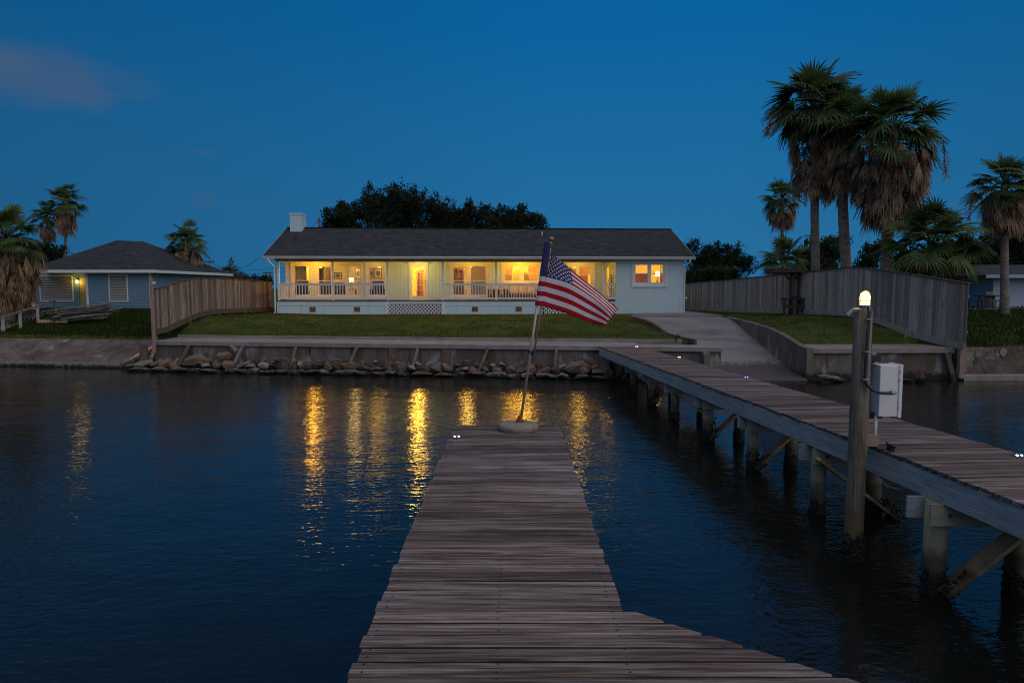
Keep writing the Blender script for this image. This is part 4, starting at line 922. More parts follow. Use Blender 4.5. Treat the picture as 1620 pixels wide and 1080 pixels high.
# foundation skirt + lattice
XS1, XS2, XS3 = hx(611, 0), hx(700.5, 0), hx(858.5, 0)
def skirt(a, b):
    c_ = MB(); c_.box(a, b, .03, .10, -.1, .70); return hb(c_, 'skirt', 'skirt_mint')
s1 = skirt(XL, XS1); s2 = skirt(XS2, XS3)
for a, b in ((XL, XS1), (XS2, XS3)):
    c_ = MB(); c_.box(a, b, .008, .029, .47, .70); hb(c_, 'rim_board', 'skirt_mint')
XS4 = XW - .002
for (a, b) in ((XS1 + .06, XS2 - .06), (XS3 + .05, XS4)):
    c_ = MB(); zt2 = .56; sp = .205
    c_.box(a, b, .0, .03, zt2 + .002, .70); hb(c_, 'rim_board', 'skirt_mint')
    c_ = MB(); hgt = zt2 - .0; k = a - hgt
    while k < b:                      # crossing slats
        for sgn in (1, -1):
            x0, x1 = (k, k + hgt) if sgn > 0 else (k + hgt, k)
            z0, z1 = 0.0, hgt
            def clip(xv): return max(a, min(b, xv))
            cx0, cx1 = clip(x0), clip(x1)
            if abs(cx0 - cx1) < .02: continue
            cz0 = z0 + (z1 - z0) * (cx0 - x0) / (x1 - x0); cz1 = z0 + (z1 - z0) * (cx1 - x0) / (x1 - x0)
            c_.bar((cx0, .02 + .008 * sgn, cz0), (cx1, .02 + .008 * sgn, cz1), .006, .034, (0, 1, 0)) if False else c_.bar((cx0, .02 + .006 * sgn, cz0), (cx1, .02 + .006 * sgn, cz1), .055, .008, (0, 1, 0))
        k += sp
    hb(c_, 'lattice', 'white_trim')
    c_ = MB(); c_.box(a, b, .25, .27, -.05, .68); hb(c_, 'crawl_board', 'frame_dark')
c_ = MB(); c_.box(XL - .03, XW - .003, -.03, PY - .002, .702, ZF); hb(c_, 'porch_floor', 'porch_deck')
c_ = MB(); c_.box(XL - .02, XW - .003, -.38, PY - .005, ZC, ZC + .03); hb(c_, 'porch_ceiling', 'porch_ceiling')
c_ = MB(); c_.box(XL - .02, XW - .006, -.01, .10, 2.87, ZC - .002); hb(c_, 'porch_beam', 'beige_trim')
c_ = MB(); c_.box(XL - .02, XL + .10, .102, PY - .004, 2.87, ZC - .002); hb(c_, 'porch_beam', 'beige_trim')
for px in (493.5, 564, 751, 820.5):
    x = hx(px, 0); c_ = MB(); c_.wall(x - .20, x + .20, .09, .42, .012, .0285, [(x - .17, x + .17, .115, .395)]); v_ = hb(c_, 'vent', 'skirt_mint')
    c_ = MB(); c_.box(x - .17, x + .17, .0215, .0295, .115, .395); hb(c_, 'brick_infill', 'brick', v_)
for px in (996.5, 1023, 1049.5):
    x = hx(px, 0); c_ = MB()
    for k in range(3):
        for q in range(3): c_.box(x - .18 + q * .125, x - .07 + q * .125, -.008, -.002, .03 + k * .05, .06 + k * .05)
    hb(c_, 'vent', 'skirt_mint')
# roof
RX0, RX1 = hx(414.5, -.5, 407), hx(1099.5, -.5, 409)
ZE = 3.14
def roof_slab(y0, z0, y1, z1, th):
    c_ = MB(); vs = [(RX0, y0, z0), (RX1, y0, z0), (RX1, y1, z1), (RX0, y1, z1)]
    vs += [(a, b, z - th) for a, b, z in vs]; ln = math.hypot(y1 - y0, z1 - z0); Wd = RX1 - RX0
    c_.add(vs, [(0, 1, 2, 3), (7, 6, 5, 4), (0, 4, 5, 1), (1, 5, 6, 2), (3, 2, 6, 7), (0, 3, 7, 4)])
    fuv = [(0, 0), (Wd, 0), (Wd, ln), (0, ln)]; c_.uv = fuv + fuv + [(0, 0), (0, .1), (Wd, .1), (Wd, 0)] + [(0, 0), (.1, 0), (.1, ln), (0, ln)] + [(0, 0), (Wd, 0), (Wd, .1), (0, .1)] + [(0, 0), (0, ln), (.1, ln), (.1, 0)]
    return hb(c_, 'roof', 'shingle')
sl_ = (ZR - ZE) / (ridge_y + .5)
rf = roof_slab(-.5, ZE, ridge_y, ZR, .10); roof_slab(ridge_y * 2 + .5, ZE, ridge_y - .001, ZR - .001, .10)
c_ = MB(); c_.bar((RX0, ridge_y, ZR + .01), (RX1, ridge_y, ZR + .01), .26, .03); hb(c_, 'ridge_cap', 'shingle')
c_ = MB()
for x in (RX0 - .022, RX1 + .004):                          # barge boards
    for (ya, za_, yb_, zb_) in ((-.5, ZE, ridge_y, ZR), (ridge_y, ZR, 2 * ridge_y + .5, ZE)):
        c_.add([(x, ya, za_ - .20), (x + .018, ya, za_ - .20), (x + .018, yb_, zb_ - .20), (x, yb_, zb_ - .20), (x, ya, za_ + .005), (x + .018, ya, za_ + .005), (x + .018, yb_, zb_ + .005), (x, yb_, zb_ + .005)], [(0, 3, 2, 1), (4, 5, 6, 7), (0, 1, 5, 4), (1, 2, 6, 5), (2, 3, 7, 6), (3, 0, 4, 7)])
hb(c_, 'barge_board', 'beige_trim')
c_ = MB(); c_.box(RX0 + .02, RX1 - .02, -.48, -.02, ZE - .115, ZE - .10 + .002); c_.box(XW + .01, XR + .3, -.47, -.001, ZE - .14, ZE - .12); hb(c_, 'soffit', 'porch_ceiling')
gt = MB()
prof = [(-.50, ZE + .0), (-.515, ZE - .005), (-.625, ZE + .0), (-.63, ZE - .035), (-.60, ZE - .07), (-.585, ZE - .125), (-.51, ZE - .125), (-.505, ZE - .02)]
for x in (RX0, RX1): gt.v += [Vector((x, a, b)) for a, b in prof]
k = len(prof); gt.f += [[i, (i + 1) % k, k + (i + 1) % k, k + i] for i in range(k)] + [list(range(k)), list(range(2 * k - 1, k - 1, -1))]; gt.sh += [.5] * (k + 2); gt.mi += [0] * (k + 2)
gut = hb(gt, 'gutter', 'gutter_paint')
for (x, sgn) in ((XL - .07, 1), (XR + .045, -1)):
    c_ = MB(); xo = x - sgn * .15
    c_.tube([(xo, -.56, ZE - .12), (xo, -.56, ZE - .26), (x, -.09, ZE - .55), (x, -.06, ZE - .75), (x, -.06, .12), (x - sgn * .02, -.2, .04)], .042, 10); hb(c_, 'downspout', 'white_trim', smooth=False)
# chimney
xc0, xc1 = hx(458.5, 3.7, 350), hx(477, 3.7, 350); zct = hz(338.5, 3.7)
c_ = MB(); c_.box(xc0, xc1, 3.7, 4.75, ZR - .9, zct - .10); ch = hb(c_, 'chimney', 'siding_mint')
c_ = MB(); c_.box(xc0 - .03, xc1 + .03, 3.67, 4.78, zct - .098, zct); hb(c_, 'chimney_cap', 'skirt_mint', ch)
x = hx(857.5, 3.2, 376); z = ZE + sl_ * 3.7; c_ = MB(); c_.tube([(x, 3.2, z - .1), (x, 3.2, z + .22)], .04, 10); hb(c_, 'roof_vent', 'pvc_white')
# porch posts and railing
def ppost(px, nm='porch_post', w_=.11, zb_=ZF):
    x = hx(px, 0); c_ = MB(); c_.box(x - w_ / 2, x + w_ / 2, .0, w_, zb_, 2.868); return hb(c_, nm, 'white_trim', bevel=.006)
for px in (440.5, 526.5, 613, 700.5, 785, 955.5): ppost(px)
for px in (611.5, 701): 
    x = hx(px, 0); c_ = MB(); c_.box(x - .075, x + .075, -.012, .045, -.02, .701); hb(c_, 'newel_base', 'white_trim', bevel=.005)
def railing(x0, x1, y0=.055, y1=.055):
    zt2, zb2 = ZF + .93, ZF + .10; n_ = max(3, int(math.hypot(x1 - x0, y1 - y0) / .155)); a = Vector((x0, y0, 0)); b = Vector((x1, y1, 0))
    def P(t_, z): q = a.lerp(b, t_); return (q.x, q.y, z)
    c_ = MB(); c_.bar(P(0, zt2), P(1, zt2), .115, .045); c_.bar(P(0, zt2 - .075), P(1, zt2 - .075), .04, .085); c_.bar(P(0, zb2), P(1, zb2), .045, .085); r0 = hb(c_, 'railing', 'white_trim', bevel=.004)
    c_ = MB()
    for i in range(1, n_): c_.bar(P(i / n_, zb2 + .04), P(i / n_, zt2 - .115), .04, .04, (0, 1, 0))
    hb(c_, 'balusters', 'white_trim', r0)
railing(XL + .10, hx(526.5, 0) - .06); railing(hx(526.5, 0) + .06, hx(611, 0) - .05); railing(hx(702, 0) + .04, hx(785, 0) - .06); railing(hx(785, 0) + .06, hx(862, 0)); railing(hx(957, 0) + .05, XW - .01); railing(XL + .05, XL + .05, .12, PY - .05)
ppost(863.5)
# windows
def window(fr, panes, ly, lower=None, proud=.045):
    X0, X1, Z0, Z1 = rect(*fr, ly)
    c_ = MB(); cw = .075
    c_.wall(X0 - cw * .2, X1 + cw * .2, Z0 - cw * .2, Z1 + cw * .2, ly - proud, ly - .002, [(X0 + cw * .8, X1 - cw * .8, Z0 + cw * .8, Z1 - cw * .8)])
    wn_ = hb(c_, 'window', 'white_trim', bevel=.005)
    ps = [rect(*p, ly) for p in panes]; ps = [(a, b, max(c, Z0 + .09), min(d, Z1 - .09)) for a, b, c, d in ps]
    c_ = MB(); c_.wall(X0 + .002, X1 - .002, Z0 + .002, Z1 - .002, ly + .002, ly + .07, [(a - .035, b + .035, c - .035, d + .035) for a, b, c, d in ps]); hb(c_, 'frame', 'white_trim', wn_)
    for (a, b, c, d) in ps:
        zm = (c + d) / 2; c_ = MB(); c_.wall(a - .034, b + .034, zm - .02, d + .034, ly + .018, ly + .045, [(a, b, zm + .02, d)]); c_.wall(a - .034, b + .034, c - .034, zm + .02 - .002, ly + .046, ly + .066, [(a, b, c, zm - .018)]); hb(c_, 'sash', 'white_trim', wn_)
        c_ = MB(); c_.box(a - .01, b + .01, ly + .030, ly + .034, zm, d + .01); c_.box(a - .01, b + .01, ly + .054, ly + .058, c - .01, zm); hb(c_, 'pane', 'glass', wn_)
    c_ = MB(); c_.box(X0 - .05, X1 + .05, ly - proud - .03, ly - .003, Z0 - cw * .2 - .045, Z0 - cw * .2 - .002); hb(c_, 'sill', 'white_trim', wn_, bevel=.004)
    return wn_
for _, fr, pn in WN: window(fr, pn, LYW)
window((1000, 413.3, 1053.5, 452.3), [(1005.3, 418.7, 1024, 446.5), (1030, 418.7, 1048.3, 446.5)], 0)
# french door, 3 x 5 lights
def door(Rc, cols, rows, hinge_right=True, gl=None):
    X0, X1, Z0, Z1 = Rc
    c_ = MB(); c_.wall(X0 - .03, X1 + .03, Z0, Z1 + .05, PY - .04, PY - .002, [(X0 + .09, X1 - .09, Z0 - 1, Z1 - .09)]); d_ = hb(c_, 'door', 'white_trim', bevel=.005)
    a, b, c, d = gl; c_ = MB(); cells = []
    for i in range(cols):
        for j in range(rows):
            cells.append((a + (b - a) * i / cols + .011, a + (b - a) * (i + 1) / cols - .011, c + (d - c) * j / rows + .011, c + (d - c) * (j + 1) / rows - .011))
    c_.wall(X0 + .092, X1 - .092, Z0 + .01, Z1 - .092, PY + .03, PY + .075, cells); hb(c_, 'door_leaf', 'white_trim', d_)
    c_ = MB(); c_.box(a, b, PY + .048, PY + .054, c, d); hb(c_, 'pane', 'glass', d_)
    c_ = MB(); c_.ball((X1 - .15, PY + .0, Z0 + .95), .03, 6); c_.tube([(X1 - .15, PY + .0, Z0 + .95), (X1 - .15, PY + .03, Z0 + .95)], .015, 8); c_.box(X1 - .17, X1 - .13, PY + .02, PY + .029, Z0 + 1.05, Z0 + 1.13); hb(c_, 'handle', 'black_iron', d_)
    return d_
a = rect(651, 422, 670.5, 468.5, LYW); door(DR, 3, 5, gl=(DR[0] + .16, DR[1] - .16, a[2], a[3]))
a = rect(959, 423, 966, 468.5, LYW); door(D2R, 2, 5, gl=(D2R[0] + .12, D2R[1] - .12, a[2], a[3]))
# door hood brackets
for px in (645.5, 679): x = hx(px, PY); c_ = MB(); c_.box(x - .05, x + .05, PY - .12, PY - .003, ZC - .16, ZC - .04); hb(c_, 'door_bracket', 'beige_trim')
# rooms
IY = 5.6
c_ = MB(); c_.quad((XPW + .15, PY + .15, ZF), (XR - .15, PY + .15, ZF), (XR - .15, D2, ZF), (XPW + .15, D2, ZF)); c_.quad((XW + .15, .145, ZF), (XR - .15, .145, ZF), (XR - .15, PY + .2, ZF), (XW + .15, PY + .2, ZF)); hb(c_, 'room_floor', 'room_floor')
c_ = MB(); c_.quad((XPW + .15, .145, 3.0), (XPW + .15, D2, 3.0), (XR - .15, D2, 3.0), (XR - .15, .145, 3.0)); hb(c_, 'room_ceiling', 'porch_ceiling')
c_ = MB(); c_.box(XPW + .142, XR - .142, IY, IY + .1, ZF, 2.998)
parts = [hx(624, IY), hx(690, IY), hx(783, IY), hx(880, IY), hx(951, 3)]
for x in parts: c_.box(x - .05, x + .05, PY + .145, IY - .002, ZF + .001, 2.997)
c_.box(XW + .02, XR - .15, PY + 2.6, PY + 2.7, ZF + .002, 2.996)
hb(c_, 'room_wall', 'room_paint')
c_ = MB()
def block(px0, py0, px1, py1, ly, th=.06): X0, X1, Z0, Z1 = rect(px0, py0, px1, py1, ly); c_.box(X0, X1, ly, ly + th, max(Z0, ZF + .003), min(Z1, 2.99))
block(459, 410, 485, 473, 3.6); block(508, 412, 527.5, 455, 4.9); block(812, 412, 828, 446, 4.0); block(829, 431, 838, 470, 3.6); hb(c_, 'room_partition', 'room_olive')
# blinds / curtains
for (px0, py0, px1, py1, ly, mt) in ((742, 419, 771, 446, 2.25, 'blind'), (741, 446.2, 771, 470, 2.6, 'room_olive'), (546, 418, 551, 470, 2.3, 'art_paper'), (1003, 433, 1026, 452, .45, 'curtain_amber'), (1044, 433, 1052, 452, .35, 'curtain_amber'), (899, 418, 937, 434, 2.35, 'blind'), (914, 434.2, 930, 452, 2.45, 'curtain_amber'), (836, 419, 853, 446, 3.2, 'blind'), (797, 419, 810, 446, 3.4, 'blind')):
    c_ = MB(); block(px0, py0, px1, py1, ly, .02); hb(c_, 'curtain', mt)
# lights inside (lamps of the rooms)
WARM = (1, .50, .035)
def hlight(nm, px, py, ly, pw, col=WARM, rad=.3):
    p = hl(px, py, ly); point_light(nm, (p.x, p.y, max(ZF + .2, min(2.85, p.z))), pw, col, rad, house)
hlight('room_light', 489, 416, 4.6, 130, (1, .44, .02)); hlight('room_light', 556, 416, 4.0, 60, (1, .62, .15)); hlight('room_light', 606, 416, 4.2, 22, (1, .60, .14)); hlight('room_light', 656, 416, 3.6, 420)
hlight('room_light', 740, 416, 3.8, 130, (1, .54, .08)); hlight('room_light', 840, 414, 3.9, 270); hlight('room_light', 806, 414, 3.6, 110); hlight('room_light', 920, 416, 3.9, 230, (1, .46, .03)); hlight('room_light', 1056, 416, 2.2, 300, (1, .47, .03)); hlight('room_light', 962, 416, 3.2, 80)
# porch ceiling lamps
for px, pw in ((492, 72), (590, 18), (662, 40), (742, 32), (824, 84), (918, 32)):
    x = hx(px, .80, 414); c_ = MB(); c_.lathe([(.12, ZC - .055), (.13, ZC - .03), (.13, ZC - .002)], (x, .80, 0), 18); hb(c_, 'porch_lamp', 'ceiling_glow'); point_light('porch_light', (x, .80, ZC - .24), pw, {492: (1, .43, .025), 824: (1, .47, .03), 662: (1, .66, .16)}.get(px, (1, .55, .065)), .16, house)
# things in the rooms and on the porch
def hthing(nm, label, cat, px, ly, z, group=None):
    q = WM(house) @ Vector((hx(px, ly), ly, z)); return thing(nm, label, cat, q, HA, group)
def art(px0, py0, px1, py1, ly, label, round_=True):
    X0, X1, Z0, Z1 = rect(px0, py0, px1, py1, ly); e = hthing('framed_picture', label, 'picture', (px0 + px1) / 2, ly, (Z0 + Z1) / 2); hw, hh = (X1 - X0) / 2, (Z1 - Z0) / 2
    c_ = MB(); c_.wall(-hw, hw, -hh, hh, -.03, 0, [(-hw + .05, hw - .05, -hh + .05, hh - .05)]); c_.build('frame', 'furniture_brown', e, local=True)
    c_ = MB(); c_.box(-hw + .05, hw - .05, -.015, -.005, -hh + .05, hh - .05); c_.build('paper', 'art_paper', e, local=True)
    c_ = MB(); vs = [(math.cos(i * .3142) * hw * .55 * (1 + .12 * (i % 2)), math.sin(i * .3142) * hh * .5 * (1 + .12 * (i % 2)) + .06 * hh) for i in range(20)]
    M_ = Matrix(((1, 0, 0, 0), (0, 0, -1, -.017), (0, 1, 0, 0), (0, 0, 0, 1))); c_.prism(vs, 0, .004, .5, 0, M_); c_.box(-.02, .02, -.021, -.017, -hh * .75, -hh * .3); c_.build('print', 'art_ink', e, local=True)
art(592.5, 424.5, 604.5, 441, 4.5, 'framed dark coral print seen through the window left of the porch post')
art(584.6, 424.5, 591.5, 441, 4.5, 'narrow framed print beside the coral print in the lit room')
art(562.5, 424.5, 571, 441.5, 4.5, 'framed round print behind the triple window right pane')
art(529, 431, 541, 441.5, 4.7, 'small framed print behind the triple window middle pane')
# table lamp
e = hthing('table_lamp', 'bright table lamp glowing white behind the triple window', 'table lamp', 555.5, 3.4, ZF + .62)
zq = hz(443, 3.4) - (ZF + .62)
c_ = MB(); c_.lathe([(.09, 0), (.09, .02), (.03, .04), (.05, zq * .4), (.02, zq * .8)], (0, 0, 0), 12); c_.build('lamp_base', 'furniture_brown', e, local=True)
c_ = MB(); c_.lathe([(.17, zq * .8), (.13, zq * .8 + .24)], (0, 0, 0), 16); c_.build('lamp_shade', 'shade_glow', e, local=True)
e = hthing('side_table', 'dark side table under the glowing lamp indoors', 'table', 555.5, 3.4, ZF)
c_ = MB(); c_.box(-.35, .35, -.25, .25, .57, .615); c_.build('top', 'furniture_brown', e, local=True)
for a in (-1, 1):
    for b in (-1, 1): c_ = MB(); c_.box(a * .3 - .025, a * .3 + .025, b * .2 - .025, b * .2 + .025, .002, .57); c_.build('leg', 'furniture_brown', e, local=True)
e = hthing('table_lamp', 'shaded bedside lamp in the right wing window', 'table lamp', 1040, .95, ZF + .55)
zq = hz(436, .95) - (ZF + .55); c_ = MB(); c_.lathe([(.08, 0), (.08, .02), (.03, .04), (.06, zq * .5), (.02, zq)], (0, 0, 0), 12); c_.build('lamp_base', 'cushion', e, local=True)
c_ = MB(); c_.lathe([(.17, zq - .02), (.10, zq + .26)], (0, 0, 0), 16); c_.build('lamp_shade', 'shade_glow', e, local=True)
c_ = MB(); e = hthing('side_table', 'low brown bedside table in the right wing window', 'table', 1040, .95, ZF); c_.box(-.3, .3, -.2, .2, .5, .545); c_.build('top', 'furniture_brown', e, local=True)
for a in (-1, 1):
    for b in (-1, 1): c_ = MB(); c_.box(a * .25 - .02, a * .25 + .02, b * .16 - .02, b * .16 + .02, .002, .5); c_.build('leg', 'furniture_brown', e, local=True)
def cabinet(px0, px1, pyt, ly, label, cols=2, rows=4):
    X0, X1, Z0, Z1 = rect(px0, pyt, px1, 474, ly); e = hthing('cabinet', label, 'cabinet', (px0 + px1) / 2, ly, ZF); hw = (X1 - X0) / 2; h_ = Z1 - ZF
    c_ = MB(); cells = [(-hw + .06 + (2 * hw - .12) * i / cols + .02, -hw + .06 + (2 * hw - .12) * (i + 1) / cols - .02, .08 + (h_ - .14) * j / rows + .02, .08 + (h_ - .14) * (j + 1) / rows - .02) for i in range(cols) for j in range(rows)]
    c_.wall(-hw, hw, .003, h_, 0, .04, cells); c_.build('front', 'furniture_brown', e, local=True)
    c_ = MB(); c_.box(-hw, hw, .30, .33, .003, h_); c_.box(-hw, -hw + .03, .042, .298, .003, h_); c_.box(hw - .03, hw, .042, .298, .003, h_); c_.box(-hw - .04, hw + .04, -.03, .35, h_ + .002, h_ + .07); c_.build('carcass', 'furniture_brown', e, local=True)
cabinet(717, 734, 425, 4.6, 'brown glazed china cabinet behind the double window'); cabinet(505, 510.5, 424, 4.4, 'tall narrow brown cabinet behind the triple window', 1, 4); cabinet(659.5, 669, 429, 4.2, 'dark gridded rack seen through the lit french door', 2, 6)
def sofa(px0, px1, ly, label, z0=ZF, h_=.85, mt='dark_fabric', legs=True, mt2=None, nm='sofa', d_=.75, cat='sofa'):
    X0, X1 = hx(px0, ly), hx(px1, ly); hw = (X1 - X0) / 2; e = hthing(nm, label, cat, (px0 + px1) / 2, ly, z0); mt2 = mt2 or mt
    c_ = MB(); c_.box(-hw, hw, 0, d_, .14, .30); c_.build('seat_frame', mt, e, local=True, bevel=.02)
    k = max(1, round(hw * 2 / .65))
    for i in range(k):
        a, b = lerp(-hw + .10, hw - .10, i / k) + .01, lerp(-hw + .10, hw - .10, (i + 1) / k) - .01
        c_ = MB(); c_.box(a, b, .01, d_ - .18, .302, .46); c_.build('seat_cushion', mt2, e, local=True, bevel=.035)
        c_ = MB(); c_.add([(a, d_ - .28, .462), (b, d_ - .28, .462), (b, d_ - .13, .462), (a, d_ - .13, .462), (a, d_ - .2, h_), (b, d_ - .2, h_), (b, d_ - .08, h_), (a, d_ - .08, h_)], [(0, 3, 2, 1), (4, 5, 6, 7), (0, 1, 5, 4), (1, 2, 6, 5), (2, 3, 7, 6), (3, 0, 4, 7)]); c_.build('back_cushion', mt2, e, local=True, bevel=.035)
    c_ = MB(); c_.box(-hw + .09, hw - .09, d_ - .07, d_, .302, h_ - .04); c_.build('back', mt, e, local=True, bevel=.02)
    for s_ in (-1, 1):
        c_ = MB(); c_.box(s_ * hw - .05 - .045 * s_, s_ * hw + .05 - .045 * s_, 0, d_, .302, .62); c_.build('arm', mt, e, local=True, bevel=.02)
        for y in (.05, d_ - .05): c_ = MB(); c_.box(s_ * (hw - .06) - .03, s_ * (hw - .06) + .03, y - .03, y + .03, .002, .138); c_.build('leg', 'furniture_brown', e, local=True)
sofa(463, 486, 2.5, 'dark sofa back below the leftmost porch window indoors', h_=1.12); sofa(505, 545, 2.6, 'dark long sofa behind the triple window', h_=1.0); sofa(584, 607, 2.5, 'dark armchair below the coral print', h_=1.12, nm='armchair', cat='armchair')
sofa(803, 852, .85, 'tan cushioned porch sofa behind the right railing', mt='furniture_brown', mt2='cushion', nm='porch_sofa', d_=.8)
sofa(788, 800.5, .75, 'tan cushioned porch armchair left of the porch sofa', mt='furniture_brown', mt2='cushion', nm='porch_chair', cat='porch chair')
sofa(772, 783, .9, 'brown porch armchair just left of the railing post', mt='furniture_brown', mt2='cushion', nm='porch_chair', cat='porch chair')
# ceiling fans
for px, lb in ((570, 'dark ceiling fan over the left half of the porch'), (742, 'dark ceiling fan over the porch in front of the double window')):
    e = hthing('ceiling_fan', lb, 'ceiling fan', px, .95, ZC)
    c_ = MB(); c_.lathe([(.09, -.085), (.11, -.07), (.11, -.04), (.03, -.03), (.03, -.002)], (0, 0, 0), 16); c_.build('motor', 'frame_dark', e, local=True)
    for k in range(5):
        a = k * 1.2566 + .15; c_ = MB(); M_ = Matrix.Rotation(a, 4, 'Z'); c_.add([(.1, -.03, -.06), (.62, -.075, -.052), (.62, .075, -.068), (.1, .03, -.06), (.1, -.03, -.052), (.62, -.075, -.044), (.62, .075, -.06), (.1, .03, -.052)], [(0, 3, 2, 1), (4, 5, 6, 7), (0, 1, 5, 4), (1, 2, 6, 5), (2, 3, 7, 6), (3, 0, 4, 7)], M=M_); c_.build('blade', 'frame_dark', e, local=True)
# black wire plant stand by the small railing
e = hthing('wire_ornament', 'black scrolled wire ornament behind the short railing', 'ornament', 967.5, .55, ZF)
c_ = MB()
for (cx, cz, r_o) in ((0, 1.28, .11), (-.1, 1.12, .09), (.1, 1.12, .09), (0, .95, .12), (-.09, .72, .1), (.09, .72, .1), (0, .5, .12)):
    c_.tube([(cx + math.cos(t_ * .4488) * r_o, 0, cz + math.sin(t_ * .4488) * r_o) for t_ in range(15)], .011, 6)
c_.tube([(0, .01, .0), (0, .01, 1.45)], .014, 8); c_.build('scrollwork', 'black_iron', e, local=True); c_ = MB(); c_.lathe([(.2, .003), (.2, .03), (.03, .05)], (0, 0, 0), 14); c_.build('foot', 'black_iron', e, local=True)
# wing floodlight
p = at(1086, 471, 39.2); c_ = MB(); c_.ball(p, .018, 6); k = c_.build('path_light', 'led_white', base=p); tag(k, 'tiny white light glowing on the fence right of the house', 'light')
# spotlight on the lawn
sp = Vector((6.72, 27.85, 1.20)); e = thing('spotlight', 'small black spotlight at the lawn corner by the ramp', 'spotlight', sp)
c_ = MB(); c_.tube([(0, 0, 0), (0, 0, .16)], .018, 8); c_.build('stake', 'black_iron', e, local=True); c_ = MB(); c_.tube([(-.10, -.03, .17), (-.02, 0, .20), (.10, .03, .24)], [.03, .06, .07], 12); c_.build('head', 'black_iron', e, local=True)

# ------------------------------------------------------------------ shade shelter on the right lawn
Yb = 33.4; q = at(1253, 495, Yb); gb = gz(q.x, q.y)
sh_ = thing('shelter', 'dark wooden fish-cleaning stand with bench and flat roof by the right fence', 'shelter', (q.x, Yb, gb))
s_ = Yb / F
def X(px): return (px - 1253) * s_
def Z(py): return at(1253, py, Yb).z - gb
c_ = MB(); c_.box(X(1216), X(1264), -.55, .75, Z(431.5), Z(425)); c_.build('roof', 'dark_wood', sh_, local=True, bevel=.01)
for px, y in ((1249.5, 0), (1262.5, .05)):
    c_ = MB(); c_.box(X(px) - .05, X(px) + .05, y - .05, y + .05, -.1, Z(431.5) - .002); c_.build('post', 'dark_wood', sh_, local=True)
for a, b in (((1249, 443), (1239, 432.6)), ((1262, 443), (1252, 432.6))):
    c_ = MB(); c_.bar((X(a[0]), .06, Z(a[1])), (X(b[0]), .06, Z(b[1])), .06, .07); c_.build('brace', 'dark_wood', sh_, local=True)
c_ = MB(); c_.box(X(1233.5), X(1267.5), -.35, -.06, Z(474.5), Z(471)); c_.box(X(1247), X(1267), -.058, -.02, Z(474), Z(467.5)); c_.build('table_top', 'dark_wood', sh_, local=True)
c_ = MB(); c_.box(X(1233.5), X(1267.5), -.40, -.36, Z(487), Z(481.5)); c_.build('bench', 'dark_wood', sh_, local=True)
for px in (1236.5, 1249, 1265): c_ = MB(); c_.box(X(px) - .045, X(px) + .045, -.355, -.27, -.1, Z(474.5) - .002); c_.build('leg', 'dark_wood', sh_, local=True)

# ------------------------------------------------------------------ left neighbour house
NY = 44.0; NB = at(140, 489, NY).z
nh = thing('house', 'blue lap-sided neighbour house with hip roof and shuttered windows', 'house', (at(140, 489, NY).x, NY, NB))
nx0 = at(140, 489, NY).x
def nX(px, dy=0, py=460): return at(px, py, NY + dy).x - nx0
def nZ(py, dy=0): return at(140, py, NY + dy).z - NB
ZT_ = nZ(427)
RC = 1.6
c_ = MB()
def nrect(a, b, c, d, dy): return (nX(a, dy), nX(c, dy), nZ(d, dy), nZ(b, dy))
h1 = nrect(64.5, 437, 114.5, 475, RC); h2 = nrect(174, 436, 201, 475.5, 0); hd = nrect(125.5, 440, 136.2, 489, RC); hd = (hd[0], hd[1], .02, hd[3])
xL_ = nX(55, RC); xM = nX(137.3, 0); xR_ = nX(239.5, 0)
c_.wall(xL_, xM + .1, -.2, ZT_, RC, RC + .12, [h1, hd]); c_.wall(xM, xR_, -.2, ZT_, 0, .12, [h2])
c_.box(xM, xM + .12, .122, RC - .002, -.2, ZT_); c_.box(xR_ - .12, xR_, .122, 11.0, -.2, ZT_); c_.box(xL_, xL_ + .12, RC + .122, 11, -.2, ZT_); c_.box(xL_, xR_, 11.002, 11.12, -.2, ZT_)
c_.build('wall', 'blue_siding', nh, local=True)
for b0 in ((xL_ - .14, xL_ - .002, RC - .03, RC + .1), (xM - .03, xM + .10, -.03, -.002), (xR_ - .11, xR_ + .03, -.03, -.002)): c_ = MB(); c_.box(*b0, -.1, ZT_ - .02); c_.build('corner_board', 'white_trim', nh, local=True)
xv = nX(43.5, 0); c_ = MB(); c_.box(xv - .12, xv + .12, .2, .44, -.1, ZT_); c_.box(xv - .16, xv + .16, .16, .48, -.1, .12); c_.build('porch_column', 'white_trim', nh, local=True, bevel=.01)
ex0, ex1, ey0, ey1 = nX(40, -.5) , xR_ + .55, -.55, 11.6; ze = nZ(427) - .02; zp = nZ(379.5, 4.6)
c_ = MB(); cx = nX(180, 4.6, 380); rl = nX(226, 7, 384)
vs = [(ex0, ey0, ze), (ex1, ey0, ze), (ex1, ey1, ze), (ex0, ey1, ze), (cx, 5.0, zp), (cx + 1.2, 6.2, zp)]
fs = [(0, 1, 4), (1, 2, 5, 4), (2, 3, 5), (3, 0, 4, 5)]
c_.add(vs, fs); uvs = []
for f in fs:
    for i in f: p = Vector(vs[i]); uvs.append((p.x if f in ((0, 1, 4), (2, 3, 5)) else p.y, math.hypot(p.z, 0) * 2.4))
c_.uv = uvs; c_.build('roof', 'shingle', nh, local=True)
c_ = MB(); c_.box(ex0, ex1, ey0 - .03, ey0 - .002, ze - .17, ze + .015); c_.box(ex1 + .002, ex1 + .03, ey0 - .03, ey1, ze - .17, ze + .015); c_.build('fascia', 'white_trim', nh, local=True)
c_ = MB(); c_.quad((ex0, ey0, ze - .03), (ex0, ey1, ze - .03), (ex1, ey1, ze - .03), (ex1, ey0, ze - .03)); c_.build('soffit', 'white_trim', nh, local=True)
